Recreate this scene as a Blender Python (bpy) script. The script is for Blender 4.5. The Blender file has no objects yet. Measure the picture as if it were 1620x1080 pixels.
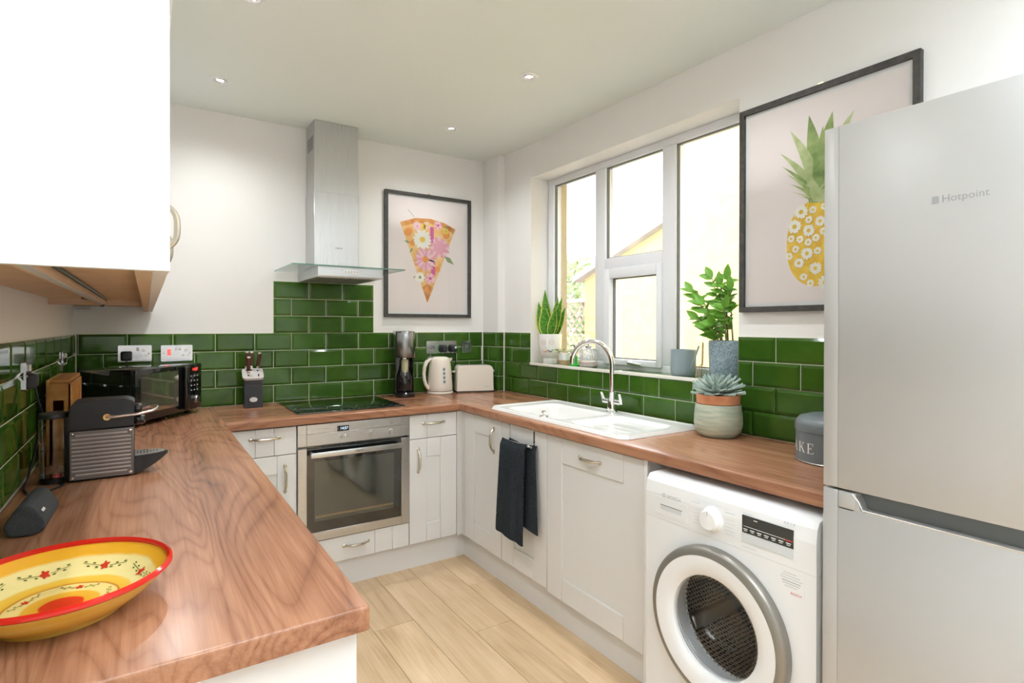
import bpy, bmesh, math, random
from mathutils import Vector, Matrix
R = math.radians
random.seed(7)
scn = bpy.context.scene
COL = scn.collection

# ---------------------------------------------------------------- camera, world, exposure
cam_d = bpy.data.cameras.new('camera')
cam = bpy.data.objects.new('camera', cam_d)
COL.objects.link(cam)
cam_d.sensor_width = 36.0
cam_d.lens = 878.73 / 1620 * 36.0
cam_d.shift_y = -20.4 / 1620
cam_d.clip_start = 0.02
cam.location = (0.2966, -3.5088, 1.3689)
cam.rotation_euler = (Matrix.Rotation(R(-33.3223), 3, 'Z') @ Matrix.Rotation(R(90 - 0.2618), 3, 'X') @ Matrix.Rotation(R(0.078), 3, 'Z')).to_euler()
scn.camera = cam
world = bpy.data.worlds.new('overcast_sky')
scn.world = world
world.use_nodes = True
_bg = world.node_tree.nodes['Background']
_bg.inputs[0].default_value = (0.87, 0.945, 1.0, 1)
_bg.inputs[1].default_value = 4.4
scn.view_settings.view_transform = 'Standard'
scn.view_settings.look = 'None'
scn.view_settings.gamma = 1.0
scn.view_settings.use_curve_mapping = False
scn.view_settings.exposure = 1.25

# ---------------------------------------------------------------- room dimensions (metres)
W = 2.399      # face of the window wall tiles
H = 2.5645     # ceiling
XB, YB = 2.345, -0.209   # pipe boxing in the far right corner
ZW = 0.915     # worktop top
TH = 0.040
TW, RH = 0.2025, 0.1025  # tile pitch
ZT = ZW + 4 * RH
YREAR = -5.6
EPS = 0.008    # plaster lies this far behind the tile faces

# ---------------------------------------------------------------- materials
MATS = {}
def pmat(name, col, rough=0.5, metal=0.0, spec=0.5, coat=0.0, trans=0.0, ior=1.45, emit=None, es=0.0, bump=None, sheen=0.0):
    if name in MATS:
        return MATS[name]
    m = bpy.data.materials.new(name)
    m.use_nodes = True
    nt = m.node_tree
    b = nt.nodes['Principled BSDF']
    b.inputs['Base Color'].default_value = (*col, 1)
    b.inputs['Roughness'].default_value = rough
    b.inputs['Metallic'].default_value = metal
    b.inputs['Specular IOR Level'].default_value = spec
    b.inputs['Coat Weight'].default_value = coat
    b.inputs['Transmission Weight'].default_value = trans
    b.inputs['IOR'].default_value = ior
    if sheen:
        b.inputs['Sheen Weight'].default_value = sheen
    if emit:
        b.inputs['Emission Color'].default_value = (*emit, 1)
        b.inputs['Emission Strength'].default_value = es
    if bump:
        sc, st, dist = bump
        n = nt.nodes.new('ShaderNodeTexNoise'); n.inputs['Scale'].default_value = sc; n.inputs['Detail'].default_value = 4
        t = nt.nodes.new('ShaderNodeTexCoord')
        bp = nt.nodes.new('ShaderNodeBump'); bp.inputs['Strength'].default_value = st; bp.inputs['Distance'].default_value = dist
        nt.links.new(t.outputs['Object'], n.inputs['Vector'])
        nt.links.new(n.outputs[0], bp.inputs['Height'])
        nt.links.new(bp.outputs[0], b.inputs['Normal'])
    MATS[name] = m
    return m

def nodes_of(name, rough=0.5, spec=0.5):
    m = pmat(name, (.5, .5, .5), rough, spec=spec)
    return m, m.node_tree, m.node_tree.nodes['Principled BSDF'], m.node_tree.links

def ramp(nt, stops):
    r = nt.nodes.new('ShaderNodeValToRGB')
    e = r.color_ramp.elements
    e[0].position, e[0].color = stops[0][0], (*stops[0][1], 1)
    e[1].position, e[1].color = stops[-1][0], (*stops[-1][1], 1)
    for p, c in stops[1:-1]:
        k = e.new(p); k.color = (*c, 1)
    return r

def mixc(nt, mode, fac, a, b):
    n = nt.nodes.new('ShaderNodeMix'); n.data_type = 'RGBA'; n.blend_type = mode
    if isinstance(fac, (int, float)): n.inputs[0].default_value = fac
    else: nt.links.new(fac, n.inputs[0])
    for s, v in ((6, a), (7, b)):
        if isinstance(v, tuple): n.inputs[s].default_value = (*v, 1)
        else: nt.links.new(v, n.inputs[s])
    return n.outputs[2]

def math_n(nt, op, a, b=None):
    n = nt.nodes.new('ShaderNodeMath'); n.operation = op
    for i, v in enumerate((a, b)):
        if v is None: continue
        if isinstance(v, (int, float)): n.inputs[i].default_value = v
        else: nt.links.new(v, n.inputs[i])
    return n.outputs[0]

def noise(nt, vec, scale, detail=4, dist=0.0, rough=0.5):
    n = nt.nodes.new('ShaderNodeTexNoise')
    n.inputs['Scale'].default_value = scale; n.inputs['Detail'].default_value = detail
    n.inputs['Distortion'].default_value = dist; n.inputs['Roughness'].default_value = rough
    nt.links.new(vec, n.inputs['Vector'])
    return n.outputs[0]

def mapping(nt, scale, loc=(0, 0, 0), rnd=False):
    t = nt.nodes.new('ShaderNodeTexCoord')
    mp = nt.nodes.new('ShaderNodeMapping')
    mp.inputs['Scale'].default_value = scale; mp.inputs['Location'].default_value = loc
    src = t.outputs['Object']
    if rnd:
        oi = nt.nodes.new('ShaderNodeObjectInfo')
        mul = nt.nodes.new('ShaderNodeVectorMath'); mul.operation = 'SCALE'; mul.inputs[0].default_value = (37, 53, 11)
        nt.links.new(oi.outputs['Random'], mul.inputs['Scale'])
        ad = nt.nodes.new('ShaderNodeVectorMath'); ad.operation = 'ADD'
        nt.links.new(src, ad.inputs[0]); nt.links.new(mul.outputs[0], ad.inputs[1])
        src = ad.outputs[0]
    nt.links.new(src, mp.inputs['Vector'])
    return mp.outputs[0]

def walnut(name, along):
    m, nt, b, L = nodes_of(name, 0.3, 0.45)
    def sc(a, l): return (a, l, a) if along == 'Y' else (l, a, a)
    big = noise(nt, mapping(nt, sc(4.2, 0.62), (1.3, 0.4, 0)), 1.0, 2.2, 0.55, 0.42)
    ringv = math_n(nt, 'PINGPONG', math_n(nt, 'MULTIPLY', big, 44.0), 1.0)
    lr = ramp(nt, [(0.0, (0, 0, 0)), (0.12, (.35, .35, .35)), (0.5, (.85, .85, .85)), (1.0, (1, 1, 1))]); L.new(ringv, lr.inputs[0]); ringv = lr.outputs[0]
    fib = noise(nt, mapping(nt, sc(95, 2.6)), 1.0, 4, 0.25, 0.6)
    fib2 = noise(nt, mapping(nt, sc(330, 7)), 1.0, 2, 0.0, 0.5)
    tone = noise(nt, mapping(nt, sc(5.5, 0.55), (5.1, 2.2, 0)), 1.0, 4, 0.6, 0.55)
    v = math_n(nt, 'ADD', math_n(nt, 'MULTIPLY', ringv, 0.14), math_n(nt, 'MULTIPLY', fib, 0.42))
    v = math_n(nt, 'ADD', v, math_n(nt, 'MULTIPLY', tone, 0.85))
    v = math_n(nt, 'ADD', v, math_n(nt, 'MULTIPLY', fib2, 0.14))
    v = math_n(nt, 'SUBTRACT', v, 0.385)
    rp = ramp(nt, [(0.10, (.12, .046, .026)), (0.30, (.27, .118, .064)), (0.5, (.41, .198, .112)), (0.72, (.54, .288, .176)), (0.95, (.64, .37, .24))])
    L.new(v, rp.inputs[0])
    kn = noise(nt, mapping(nt, sc(7.0, 1.5), (3, 7, 0)), 1.0, 5, 1.6, 0.6)
    kr = ramp(nt, [(0.66, (0, 0, 0)), (0.73, (1, 1, 1))]); L.new(kn, kr.inputs[0])
    c = mixc(nt, 'MIX', math_n(nt, 'MULTIPLY', kr.outputs[0], 0.3), rp.outputs[0], (.085, .035, .02))
    L.new(c, b.inputs['Base Color'])
    rr = math_n(nt, 'ADD', math_n(nt, 'MULTIPLY', fib, 0.14), 0.17)
    L.new(rr, b.inputs['Roughness'])
    bp = nt.nodes.new('ShaderNodeBump'); bp.inputs['Strength'].default_value = 0.12; bp.inputs['Distance'].default_value = 0.001
    L.new(fib, bp.inputs['Height']); L.new(bp.outputs[0], b.inputs['Normal'])
    return m

def oak():
    m, nt, b, L = nodes_of('pale_oak_plank', 0.42, 0.4)
    big = noise(nt, mapping(nt, (6, 0.8, 6), rnd=True), 1.0, 3, 0.6)
    ringv = math_n(nt, 'PINGPONG', math_n(nt, 'MULTIPLY', big, 9.0), 1.0)
    fib = noise(nt, mapping(nt, (90, 2.5, 90), rnd=True), 1.0, 4, 0.2, 0.6)
    cloud = noise(nt, mapping(nt, (5, 2.2, 5), rnd=True), 1.0, 4, 0.8)
    v = math_n(nt, 'ADD', math_n(nt, 'MULTIPLY', ringv, 0.16), math_n(nt, 'MULTIPLY', fib, 0.45))
    v = math_n(nt, 'ADD', v, math_n(nt, 'MULTIPLY', cloud, 0.5))
    rp = ramp(nt, [(0.25, (.38, .25, .135)), (0.5, (.56, .395, .235)), (0.8, (.68, .51, .335))])
    L.new(v, rp.inputs[0])
    oi = nt.nodes.new('ShaderNodeObjectInfo')
    hv = nt.nodes.new('ShaderNodeHueSaturation')
    L.new(math_n(nt, 'ADD', math_n(nt, 'MULTIPLY', oi.outputs['Random'], 0.12), 0.96), hv.inputs['Value'])
    L.new(rp.outputs[0], hv.inputs['Color']); L.new(hv.outputs[0], b.inputs['Base Color'])
    return m

def bamboo():
    m, nt, b, L = nodes_of('bamboo', 0.4, 0.4)
    f = noise(nt, mapping(nt, (60, 3, 25)), 1.0, 4, 0.2)
    g = noise(nt, mapping(nt, (4, 1, 28)), 1.0, 1)
    v = math_n(nt, 'ADD', math_n(nt, 'MULTIPLY', f, 0.5), math_n(nt, 'MULTIPLY', g, 0.5))
    rp = ramp(nt, [(0.3, (.30, .125, .03)), (0.55, (.50, .23, .06)), (0.75, (.62, .33, .11))])
    L.new(v, rp.inputs[0]); L.new(rp.outputs[0], b.inputs['Base Color'])
    return m

def tile_mat():
    m, nt, b, L = nodes_of('bottle_green_glaze', 0.07, 0.5)
    n1 = noise(nt, mapping(nt, (7, 7, 7), rnd=True), 1.0, 3, 0.5)
    rp = ramp(nt, [(0.3, (.031, .088, .009)), (0.7, (.052, .130, .015))])
    L.new(n1, rp.inputs[0])
    oi = nt.nodes.new('ShaderNodeObjectInfo')
    hv = nt.nodes.new('ShaderNodeHueSaturation')
    L.new(math_n(nt, 'ADD', math_n(nt, 'MULTIPLY', oi.outputs['Random'], 0.25), 0.87), hv.inputs['Value'])
    L.new(rp.outputs[0], hv.inputs['Color']); L.new(hv.outputs[0], b.inputs['Base Color'])
    bp = nt.nodes.new('ShaderNodeBump'); bp.inputs['Strength'].default_value = 0.05; bp.inputs['Distance'].default_value = 0.004
    n2 = noise(nt, mapping(nt, (16, 16, 16), rnd=True), 1.0, 2)
    L.new(n2, bp.inputs['Height']); L.new(bp.outputs[0], b.inputs['Normal'])
    return m

def brushed(name, col, rough=0.32, along='Z'):
    m, nt, b, L = nodes_of(name, rough)
    b.inputs['Metallic'].default_value = 1.0
    s = {'Z': (400, 400, 6), 'X': (6, 400, 400), 'Y': (400, 6, 400)}[along]
    f = noise(nt, mapping(nt, s), 1.0, 3)
    rp = ramp(nt, [(0.3, tuple(c * .9 for c in col)), (0.7, col)])
    L.new(f, rp.inputs[0]); L.new(rp.outputs[0], b.inputs['Base Color'])
    L.new(math_n(nt, 'ADD', math_n(nt, 'MULTIPLY', f, 0.15), rough - .07), b.inputs['Roughness'])
    return m

def glass_mat(name, tint=(1, 1, 1), refl=0.06, rough=0.0):
    """thin sheet glass: clear, with a mirror-like share that grows at grazing angles"""
    m = bpy.data.materials.new(name); m.use_nodes = True; nt = m.node_tree
    nt.nodes.remove(nt.nodes['Principled BSDF'])
    out = nt.nodes['Material Output']
    t = nt.nodes.new('ShaderNodeBsdfTransparent'); t.inputs[0].default_value = (*tint, 1)
    g = nt.nodes.new('ShaderNodeBsdfGlossy'); g.inputs['Roughness'].default_value = rough
    fr = nt.nodes.new('ShaderNodeFresnel'); fr.inputs[0].default_value = 1.35
    mx = nt.nodes.new('ShaderNodeMixShader')
    a = math_n(nt, 'MULTIPLY', fr.outputs[0], refl / 0.06)
    cl = nt.nodes.new('ShaderNodeClamp'); nt.links.new(a, cl.inputs[0]); cl.inputs[2].default_value = 0.6
    nt.links.new(cl.outputs[0], mx.inputs[0]); nt.links.new(t.outputs[0], mx.inputs[1]); nt.links.new(g.outputs[0], mx.inputs[2])
    nt.links.new(mx.outputs[0], out.inputs[0])
    MATS[name] = m
    return m

def noisy(name, c0, c1, scale, rough=0.6, detail=4, bump=0.0, spec=0.5, metal=0.0, lo=0.35, hi=0.65, stretch=(1, 1, 1)):
    m, nt, b, L = nodes_of(name, rough, spec)
    b.inputs['Metallic'].default_value = metal
    f = noise(nt, mapping(nt, tuple(scale * s for s in stretch)), 1.0, detail)
    rp = ramp(nt, [(lo, c0), (hi, c1)])
    L.new(f, rp.inputs[0]); L.new(rp.outputs[0], b.inputs['Base Color'])
    if bump:
        bp = nt.nodes.new('ShaderNodeBump'); bp.inputs['Strength'].default_value = bump; bp.inputs['Distance'].default_value = 0.002
        L.new(f, bp.inputs['Height']); L.new(bp.outputs[0], b.inputs['Normal'])
    return m

M = dict(
    wall=pmat('warm_white_wall_paint', (.86, .845, .825), 0.85, spec=.2, bump=(60, .03, .002)),
    ceil=pmat('pale_sage_ceiling_paint', (.82, .855, .81), 0.9, spec=.15, bump=(60, .03, .002)),
    yellow=noisy('yellow_masonry_paint', (.38, .29, .13), (.42, .325, .15), 8, .85, spec=.1),
    tile=tile_mat(),
    grout=pmat('cream_grout', (.80, .78, .70), 0.85, spec=.1),
    walY=walnut('walnut_grain_lengthwise', 'Y'),
    walX=walnut('walnut_grain_crosswise', 'X'),
    oak=oak(), bamboo=bamboo(),
    cab=pmat('pale_grey_satin_cabinet_paint', (.74, .735, .725), 0.38, spec=.4),
    groove=pmat('grey_floor_base', (.42, .40, .38), 0.6),  # plain grey base beneath the floor planks
    upper=pmat('white_satin_cabinet_paint', (.84, .84, .835), 0.4, spec=.4),
    under=noisy('beige_melamine', (.60, .43, .29), (.66, .49, .34), 12, .6),
    nickel=pmat('aged_nickel', (.62, .57, .48), 0.27, 1.0),
    plate=pmat('polished_plate_chrome', (.50, .51, .53), 0.12, 1.0),
    chrome=pmat('chrome', (.86, .87, .88), 0.06, 1.0),
    steel=brushed('brushed_steel', (.60, .605, .61), .3, 'X'),
    steelv=brushed('brushed_steel_upright', (.63, .63, .63), .3, 'Z'),
    fridge=pmat('silver_fridge_paint', (.52, .52, .515), 0.38, .45),
    fridged=pmat('dark_grey_plastic', (.16, .17, .17), 0.45),
    blackglass=pmat('black_glass', (.008, .01, .01), 0.03, spec=1.0, coat=.6),
    ovenglass=pmat('smoked_oven_glass', (.055, .062, .052), 0.04, 0.25, spec=1.0, coat=1.0),
    black=pmat('black_plastic', (.012, .012, .013), 0.32),
    blackm=pmat('matt_black_plastic', (.03, .032, .035), 0.55, bump=(400, .1, .001)),
    blackg=pmat('gloss_black_plastic', (.008, .008, .009), 0.08, coat=.5),
    white=pmat('white_plastic', (.83, .84, .85), 0.3),
    upvc=pmat('white_upvc', (.80, .81, .84), 0.3),
    wm=pmat('white_enamel', (.80, .81, .82), 0.25),
    wmgrey=pmat('pale_grey_plastic', (.62, .65, .67), 0.35),
    silver=pmat('satin_silver_plastic', (.52, .50, .47), 0.3, .7),
    wmring=pmat('olive_silver_door_trim', (.27, .255, .23), 0.34, .6),
    ceramic=pmat('white_ceramic_glaze', (.84, .83, .81), 0.08),
    cream=pmat('cream_plastic', (.80, .73, .63), 0.25),
    creamd=pmat('dark_seam_plastic', (.12, .10, .08), 0.4),
    grey=pmat('slate_grey_enamel', (.165, .19, .205), 0.35),
    textw=pmat('white_print', (.85, .85, .83), 0.5),
    textg=pmat('grey_print', (.36, .37, .38), 0.5),
    textd=pmat('dark_print', (.03, .03, .03), 0.5),
    red=pmat('red_print', (.65, .05, .05), 0.5),
    glass=glass_mat('window_glass', (1, 1, 1), .05),
    hoodglass=glass_mat('hood_glass', (.90, .955, .93), .08),
    picglass=glass_mat('picture_glass', (1, 1, 1), .045),
    edge=pmat('green_glass_edge', (.12, .28, .22), .15),
    tank=glass_mat('smoked_clear_plastic', (.92, .91, .90), .10),
    water=glass_mat('still_water', (.93, .95, .95), .05),
    frame=noisy('dark_grey_wood_frame', (.045, .042, .04), (.075, .07, .065), 40, .5),
    paper=pmat('white_mount_paper', (.82, .82, .82), .8),
    pink=pmat('pale_pink_paper', (.86, .785, .765), .8),
    towel=noisy('charcoal_terry', (.016, .021, .027), (.05, .06, .07), 260, .95, 3, 1.0, .05),
    leaf=noisy('glossy_green_leaf', (.10, .30, .025), (.24, .50, .07), 14, .35),
    leafd=noisy('banded_green_leaf', (.03, .14, .015), (.12, .34, .03), 40, .4, 3, 0, .5, 0, .4, .6, (1, 1, 3)),
    leafy=pmat('yellow_green_leaf_edge', (.55, .58, .10), .45),
    leafs=noisy('blue_grey_succulent_leaf', (.36, .47, .43), (.58, .66, .60), 18, .55),
    leaft=noisy('pale_jade_leaf', (.32, .42, .20), (.55, .60, .38), 30, .5),
    stem=noisy('green_brown_stem', (.16, .20, .05), (.34, .27, .12), 30, .6),
    soil=noisy('dark_potting_soil', (.03, .02, .014), (.10, .07, .05), 120, .95, 4, .8),
    terracotta=noisy('terracotta', (.62, .25, .12), (.70, .31, .16), 30, .75),
    bluepot=noisy('speckled_blue_glaze', (.16, .24, .29), (.38, .47, .51), 130, .3, 3),
    cangrey=pmat('blue_grey_enamel', (.27, .34, .37), .35),
    celadon=noisy('banded_celadon_glaze', (.36, .44, .34), (.58, .60, .48), 16, .3, 4, 0, .5, 0, .35, .65, (.6, .6, 5)),
    clay=pmat('bare_tan_clay', (.55, .38, .22), .75),
    soapg=pmat('green_dish_soap', (.02, .62, .04), .15, trans=.4),
    soapc=pmat('ribbed_clear_soap_glass', (.88, .90, .88), .05, trans=.75),
    soappink=pmat('pink_soap', (.85, .55, .48), .2),
    gold=pmat('brushed_gold_wire', (.75, .58, .30), .3, 1.0),
    fabric=noisy('graphite_fabric', (.035, .04, .045), (.075, .08, .088), 700, .9, 2, .6),
    led=pmat('lit_clock_digits', (.5, .7, 1), .4, emit=(.55, .75, 1.0), es=.7),
    ledr=pmat('lit_red_neon', (.8, .05, .04), .3, emit=(1, .06, .05), es=1.2),
    bulb=pmat('downlight_bulb', (1, 1, 1), .4, emit=(1, .93, .82), es=1.5),
    walnuth=noisy('dark_walnut_handle', (.05, .022, .012), (.12, .055, .03), 90, .4, 3, 0, .5, 0, .35, .65, (1, 1, .2)),
    roof=noisy('grey_slate_roof', (.28, .26, .25), (.38, .35, .33), 4, .8),
    brick=noisy('pale_brick', (.50, .40, .34), (.60, .50, .44), 6, .9),
    ground=noisy('pale_paving', (.42, .40, .37), (.52, .50, .46), 1.2, .9),
    trellis=pmat('weathered_trellis_wood', (.55, .47, .40), .85),
    outleaf=noisy('garden_leaf', (.14, .24, .07), (.34, .42, .18), 3, .6),
    bark=pmat('tree_bark', (.20, .15, .11), .9),
)

# ---------------------------------------------------------------- mesh helpers
class B:
    """collects shapes; build() turns them into one mesh object"""
    def __init__(s): s.bm = bmesh.new(); s.mi = 0
    def _fin(s, faces, smooth=False):
        for f in faces:
            f.material_index = s.mi; f.smooth = smooth
    def mat(s, i): s.mi = i; return s
    def box(s, a, b, bev=0.0, seg=2, M4=None):
        lo = [min(a[i], b[i]) for i in range(3)]; hi = [max(a[i], b[i]) for i in range(3)]
        co = [(x, y, z) for x in (lo[0], hi[0]) for y in (lo[1], hi[1]) for z in (lo[2], hi[2])]
        vs = [s.bm.verts.new(Vector(c)) for c in co]
        fs = [s.bm.faces.new([vs[i] for i in f]) for f in ((0, 1, 3, 2), (4, 6, 7, 5), (0, 4, 5, 1), (2, 3, 7, 6), (0, 2, 6, 4), (1, 5, 7, 3))]
        if bev:
            es = list({e for f in fs for e in f.edges})
            r = bmesh.ops.bevel(s.bm, geom=es, offset=bev, segments=seg, profile=0.5, affect='EDGES', clamp_overlap=True)
            fs = [f for f in r['faces']] + [f for f in fs if f.is_valid]
            vs = list({v for f in fs for v in f.verts})
            s._fin(set(fs), True)
        else:
            s._fin(fs)
        if M4 is not None: bmesh.ops.transform(s.bm, matrix=M4, verts=vs)
        return s
    def lathe(s, prof, n=32, c=(0, 0, 0), M4=None, cap=True, smooth=True, a0=0.0, a1=2 * math.pi):
        full = abs(a1 - a0 - 2 * math.pi) < 1e-6
        k = n if full else n + 1
        rings = []
        T = Matrix.Translation(c) @ (M4 if M4 is not None else Matrix())
        for r, z in prof:
            if r < 1e-6: rings.append([s.bm.verts.new(T @ Vector((0, 0, z)))])
            else: rings.append([s.bm.verts.new(T @ Vector((r * math.cos(a0 + (a1 - a0) * i / n), r * math.sin(a0 + (a1 - a0) * i / n), z))) for i in range(k)])
        fs = []
        for A, Bq in zip(rings, rings[1:]):
            for i in range(n):
                j = (i + 1) % k
                if len(A) == 1 and len(Bq) == 1: continue
                if len(A) == 1: q = [A[0], Bq[j], Bq[i]]
                elif len(Bq) == 1: q = [A[i], A[j], Bq[0]]
                else: q = [A[i], A[j], Bq[j], Bq[i]]
                fs.append(s.bm.faces.new(q))
        s._fin(fs, smooth)
        if cap and full:
            if len(rings[0]) > 1: s._fin([s.bm.faces.new(rings[0][::-1])])
            if len(rings[-1]) > 1: s._fin([s.bm.faces.new(rings[-1])])
        return s
    def cyl(s, p, q, r, n=20, r2=None, cap=True):
        p, q = Vector(p), Vector(q); d = q - p
        M4 = d.to_track_quat('Z', 'Y').to_matrix().to_4x4()
        return s.lathe([(r, 0), (r if r2 is None else r2, d.length)], n, p, M4, cap)
    def tube(s, pts, r, n=10, cap=True, flat=None):
        pts = [Vector(p) for p in pts]
        rs = r if isinstance(r, (list, tuple)) else [r] * len(pts)
        rings = []; up = None
        for i, p in enumerate(pts):
            t = (pts[min(i + 1, len(pts) - 1)] - pts[max(i - 1, 0)]).normalized()
            if up is None:
                up = Vector((0, 0, 1)) if abs(t.z) < .9 else Vector((1, 0, 0))
            x = t.cross(up)
            x.normalize(); up = x.cross(t).normalized()
            fx, fy = flat or (1, 1)
            rings.append([s.bm.verts.new(p + (x * math.cos(a) * fx + up * math.sin(a) * fy) * rs[i]) for a in [2 * math.pi * k / n for k in range(n)]])
        fs = []
        for A, Bq in zip(rings, rings[1:]):
            for i in range(n):
                j = (i + 1) % n
                fs.append(s.bm.faces.new([A[i], A[j], Bq[j], Bq[i]]))
        s._fin(fs, True)
        if cap:
            s._fin([s.bm.faces.new(rings[0][::-1]), s.bm.faces.new(rings[-1])])
        return s
    def prism(s, poly, z0, z1, M4=None, smooth=False):
        """poly: 2-D outline (counter-clockwise), extruded in local z"""
        T = M4 if M4 is not None else Matrix()
        a = [s.bm.verts.new(T @ Vector((x, y, z0))) for x, y in poly]
        b = [s.bm.verts.new(T @ Vector((x, y, z1))) for x, y in poly]
        n = len(poly); sides = []
        for i in range(n):
            j = (i + 1) % n
            sides.append(s.bm.faces.new([a[i], a[j], b[j], b[i]]))
        s._fin(sides, smooth)
        s._fin([s.bm.faces.new(a[::-1]), s.bm.faces.new(b)])
        return s
    def poly(s, pts, smooth=False):
        f = s.bm.faces.new([s.bm.verts.new(Vector(p)) for p in pts]); s._fin([f], smooth); return s
    def sheet(s, rows, smooth=True, close=False):
        g = [[s.bm.verts.new(Vector(p)) for p in r] for r in rows]
        fs = []
        for A, Bq in zip(g, g[1:]):
            m = len(A)
            for i in range(m if close else m - 1):
                j = (i + 1) % m
                fs.append(s.bm.faces.new([A[i], A[j], Bq[j], Bq[i]]))
        s._fin(fs, smooth); return s
    def ball(s, c, r, n=12, sc=(1, 1, 1)):
        prof = [(max(r * math.sin(math.pi * i / n), 0 if i in (0, n) else 1e-5), -r * math.cos(math.pi * i / n)) for i in range(n + 1)]
        return s.lathe(prof, n * 2, c, Matrix.Diagonal((*sc, 1)), cap=False)
    def mesh(s, name):
        bmesh.ops.recalc_face_normals(s.bm, faces=s.bm.faces[:])
        me = bpy.data.meshes.new(name)
        s.bm.to_mesh(me); s.bm.free()
        if any(p.use_smooth for p in me.polygons): me.set_sharp_from_angle(angle=R(40))
        return me

def wmat(o):
    return o.matrix_basis if o.parent is None else wmat(o.parent) @ o.matrix_basis

def add(name, me, parent=None):
    o = bpy.data.objects.new(name, me)
    COL.objects.link(o)
    if parent is not None: o.parent = parent
    return o

def part(name, b, mats, parent=None, world=True, label=None, kind=None):
    """one mesh object; WORLD: the shapes were given in world coordinates"""
    if not isinstance(mats, (list, tuple)): mats = [mats]
    if world and parent is not None:
        bmesh.ops.transform(b.bm, matrix=wmat(parent).inverted(), verts=b.bm.verts[:])
    me = b.mesh(name)
    for m in mats: me.materials.append(m if not isinstance(m, str) else M[m])
    o = add(name, me, parent)
    if label: o['label'] = label
    if kind: o['kind'] = kind
    return o

def thing(name, label, cat, loc=(0, 0, 0), rz=0.0, group=None):
    o = bpy.data.objects.new(name, None)
    o.empty_display_size = 0.05
    COL.objects.link(o)
    o.location = loc; o.rotation_euler = (0, 0, rz)
    o['label'] = label; o['category'] = cat
    if group: o['group'] = group
    return o

def single(name, b, mats, label, cat, loc=None, group=None):
    if loc is not None: bmesh.ops.transform(b.bm, matrix=Matrix.Translation(loc).inverted(), verts=b.bm.verts[:])
    o = part(name, b, mats)
    if loc is not None: o.location = loc
    o['label'] = label; o['category'] = cat
    if group: o['group'] = group
    return o

def structure(name, b, mats, label=None):
    o = part(name, b, mats); o['kind'] = 'structure'
    if label: o['label'] = label
    return o

def struct_root(name, loc=(0, 0, 0)):
    o = bpy.data.objects.new(name, None); o.empty_display_size = .05
    COL.objects.link(o); o.location = loc; o['kind'] = 'structure'
    return o

def frameM(o, ex, ey, ez):
    m = Matrix((ex, ey, ez)).transposed().to_4x4(); m.translation = Vector(o); return m

BACKP = lambda x, y, z: frameM((x, y, z), (1, 0, 0), (0, 0, 1), (0, -1, 0))      # drawing plane facing the room from the far wall
RIGHTP = lambda x, y, z: frameM((x, y, z), (0, -1, 0), (0, 0, 1), (-1, 0, 0))    # ... from the window wall
LEFTP = lambda x, y, z: frameM((x, y, z), (0, 1, 0), (0, 0, 1), (1, 0, 0))

def text_into(b, txt, size, T, depth=0.0004, align='CENTER', sx=1.0):
    cu = bpy.data.curves.new('lettering', 'FONT')
    cu.body = txt; cu.size = size; cu.align_x = align; cu.align_y = 'CENTER'; cu.resolution_u = 3
    o = bpy.data.objects.new('lettering', cu)
    me = bpy.data.meshes.new_from_object(o)
    n0 = len(b.bm.verts); f0 = len(b.bm.faces)
    b.bm.from_mesh(me)
    b.bm.verts.ensure_lookup_table(); b.bm.faces.ensure_lookup_table()
    bmesh.ops.transform(b.bm, matrix=T @ Matrix.Translation((0, 0, depth)) @ Matrix.Diagonal((sx, 1, 1, 1)), verts=b.bm.verts[n0:])
    for f in b.bm.faces[f0:]: f.material_index = b.mi; f.smooth = False
    bpy.data.objects.remove(o); bpy.data.curves.remove(cu); bpy.data.meshes.remove(me)
    return b

def rrect(w, h, r, n=5, cx=0, cy=0):
    pts = []
    for sx, sy, a in ((1, 1, 0), (-1, 1, 90), (-1, -1, 180), (1, -1, 270)):
        for k in range(n + 1):
            t = R(a + 90 * k / n)
            pts.append((cx + sx * (w / 2 - r) + r * math.cos(t), cy + sy * (h / 2 - r) + r * math.sin(t)))
    return pts

def ell(cx, cy, rx, ry, n=16, rot=0):
    c, s_ = math.cos(rot), math.sin(rot)
    return [(cx + rx * math.cos(t) * c - ry * math.sin(t) * s_, cy + rx * math.cos(t) * s_ + ry * math.sin(t) * c) for t in [2 * math.pi * k / n for k in range(n)]]

def flat(b, pts2, T, h):
    b.poly([T @ Vector((x, y, h)) for x, y in pts2]); return b

def loft(b, rings, close=True, cap=True):
    """rings: lists of 3-D points of equal length"""
    b.sheet(rings, True, close)
    if cap:
        b.poly(rings[0][::-1], False); b.poly(rings[-1], False)
    return b

# ---------------------------------------------------------------- room shell
fl = structure('floor', B().box((-.05, YREAR, -.03), (W + .05, .02, -.008)), 'groove')
pw = 0.190
x = 0.004; c = 0
plank_me = {}
while x < W:
    y = -(0.35 + 0.53 * ((c * 0.618) % 1.0) * 2) ; top = 0.0
    w_ = min(pw, W - x)
    while top > YREAR + .01:
        y = max(y, YREAR)
        key = (round(w_, 3), round(top - y, 3))
        if top - y > .02:
            if key not in plank_me:
                me = B().box((.0006, .0006, -.008), (key[0] - .0006, key[1] - .0006, 0), .0012, 1).mesh('plank'); me.materials.append(M['oak']); plank_me[key] = me
            o = add('plank', plank_me[key], fl); o.location = (x, y, 0)
        top = y; y -= 1.285
    x += pw; c += 1
RY0, RY1, RX0, RX1 = -5.1, -3.15, .25, W - .12      # invented rooflight opening behind the camera, for bright even daylight
b = B()
b.box((-.2, RY1, H), (W + .33, .2, H + .12)); b.box((-.2, YREAR - .15, H), (W + .33, RY0, H + .12)); b.box((-.2, RY0, H), (RX0, RY1, H + .12)); b.box((RX1, RY0, H), (W + .33, RY1, H + .12))
structure('ceiling', b, 'ceil')
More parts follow.
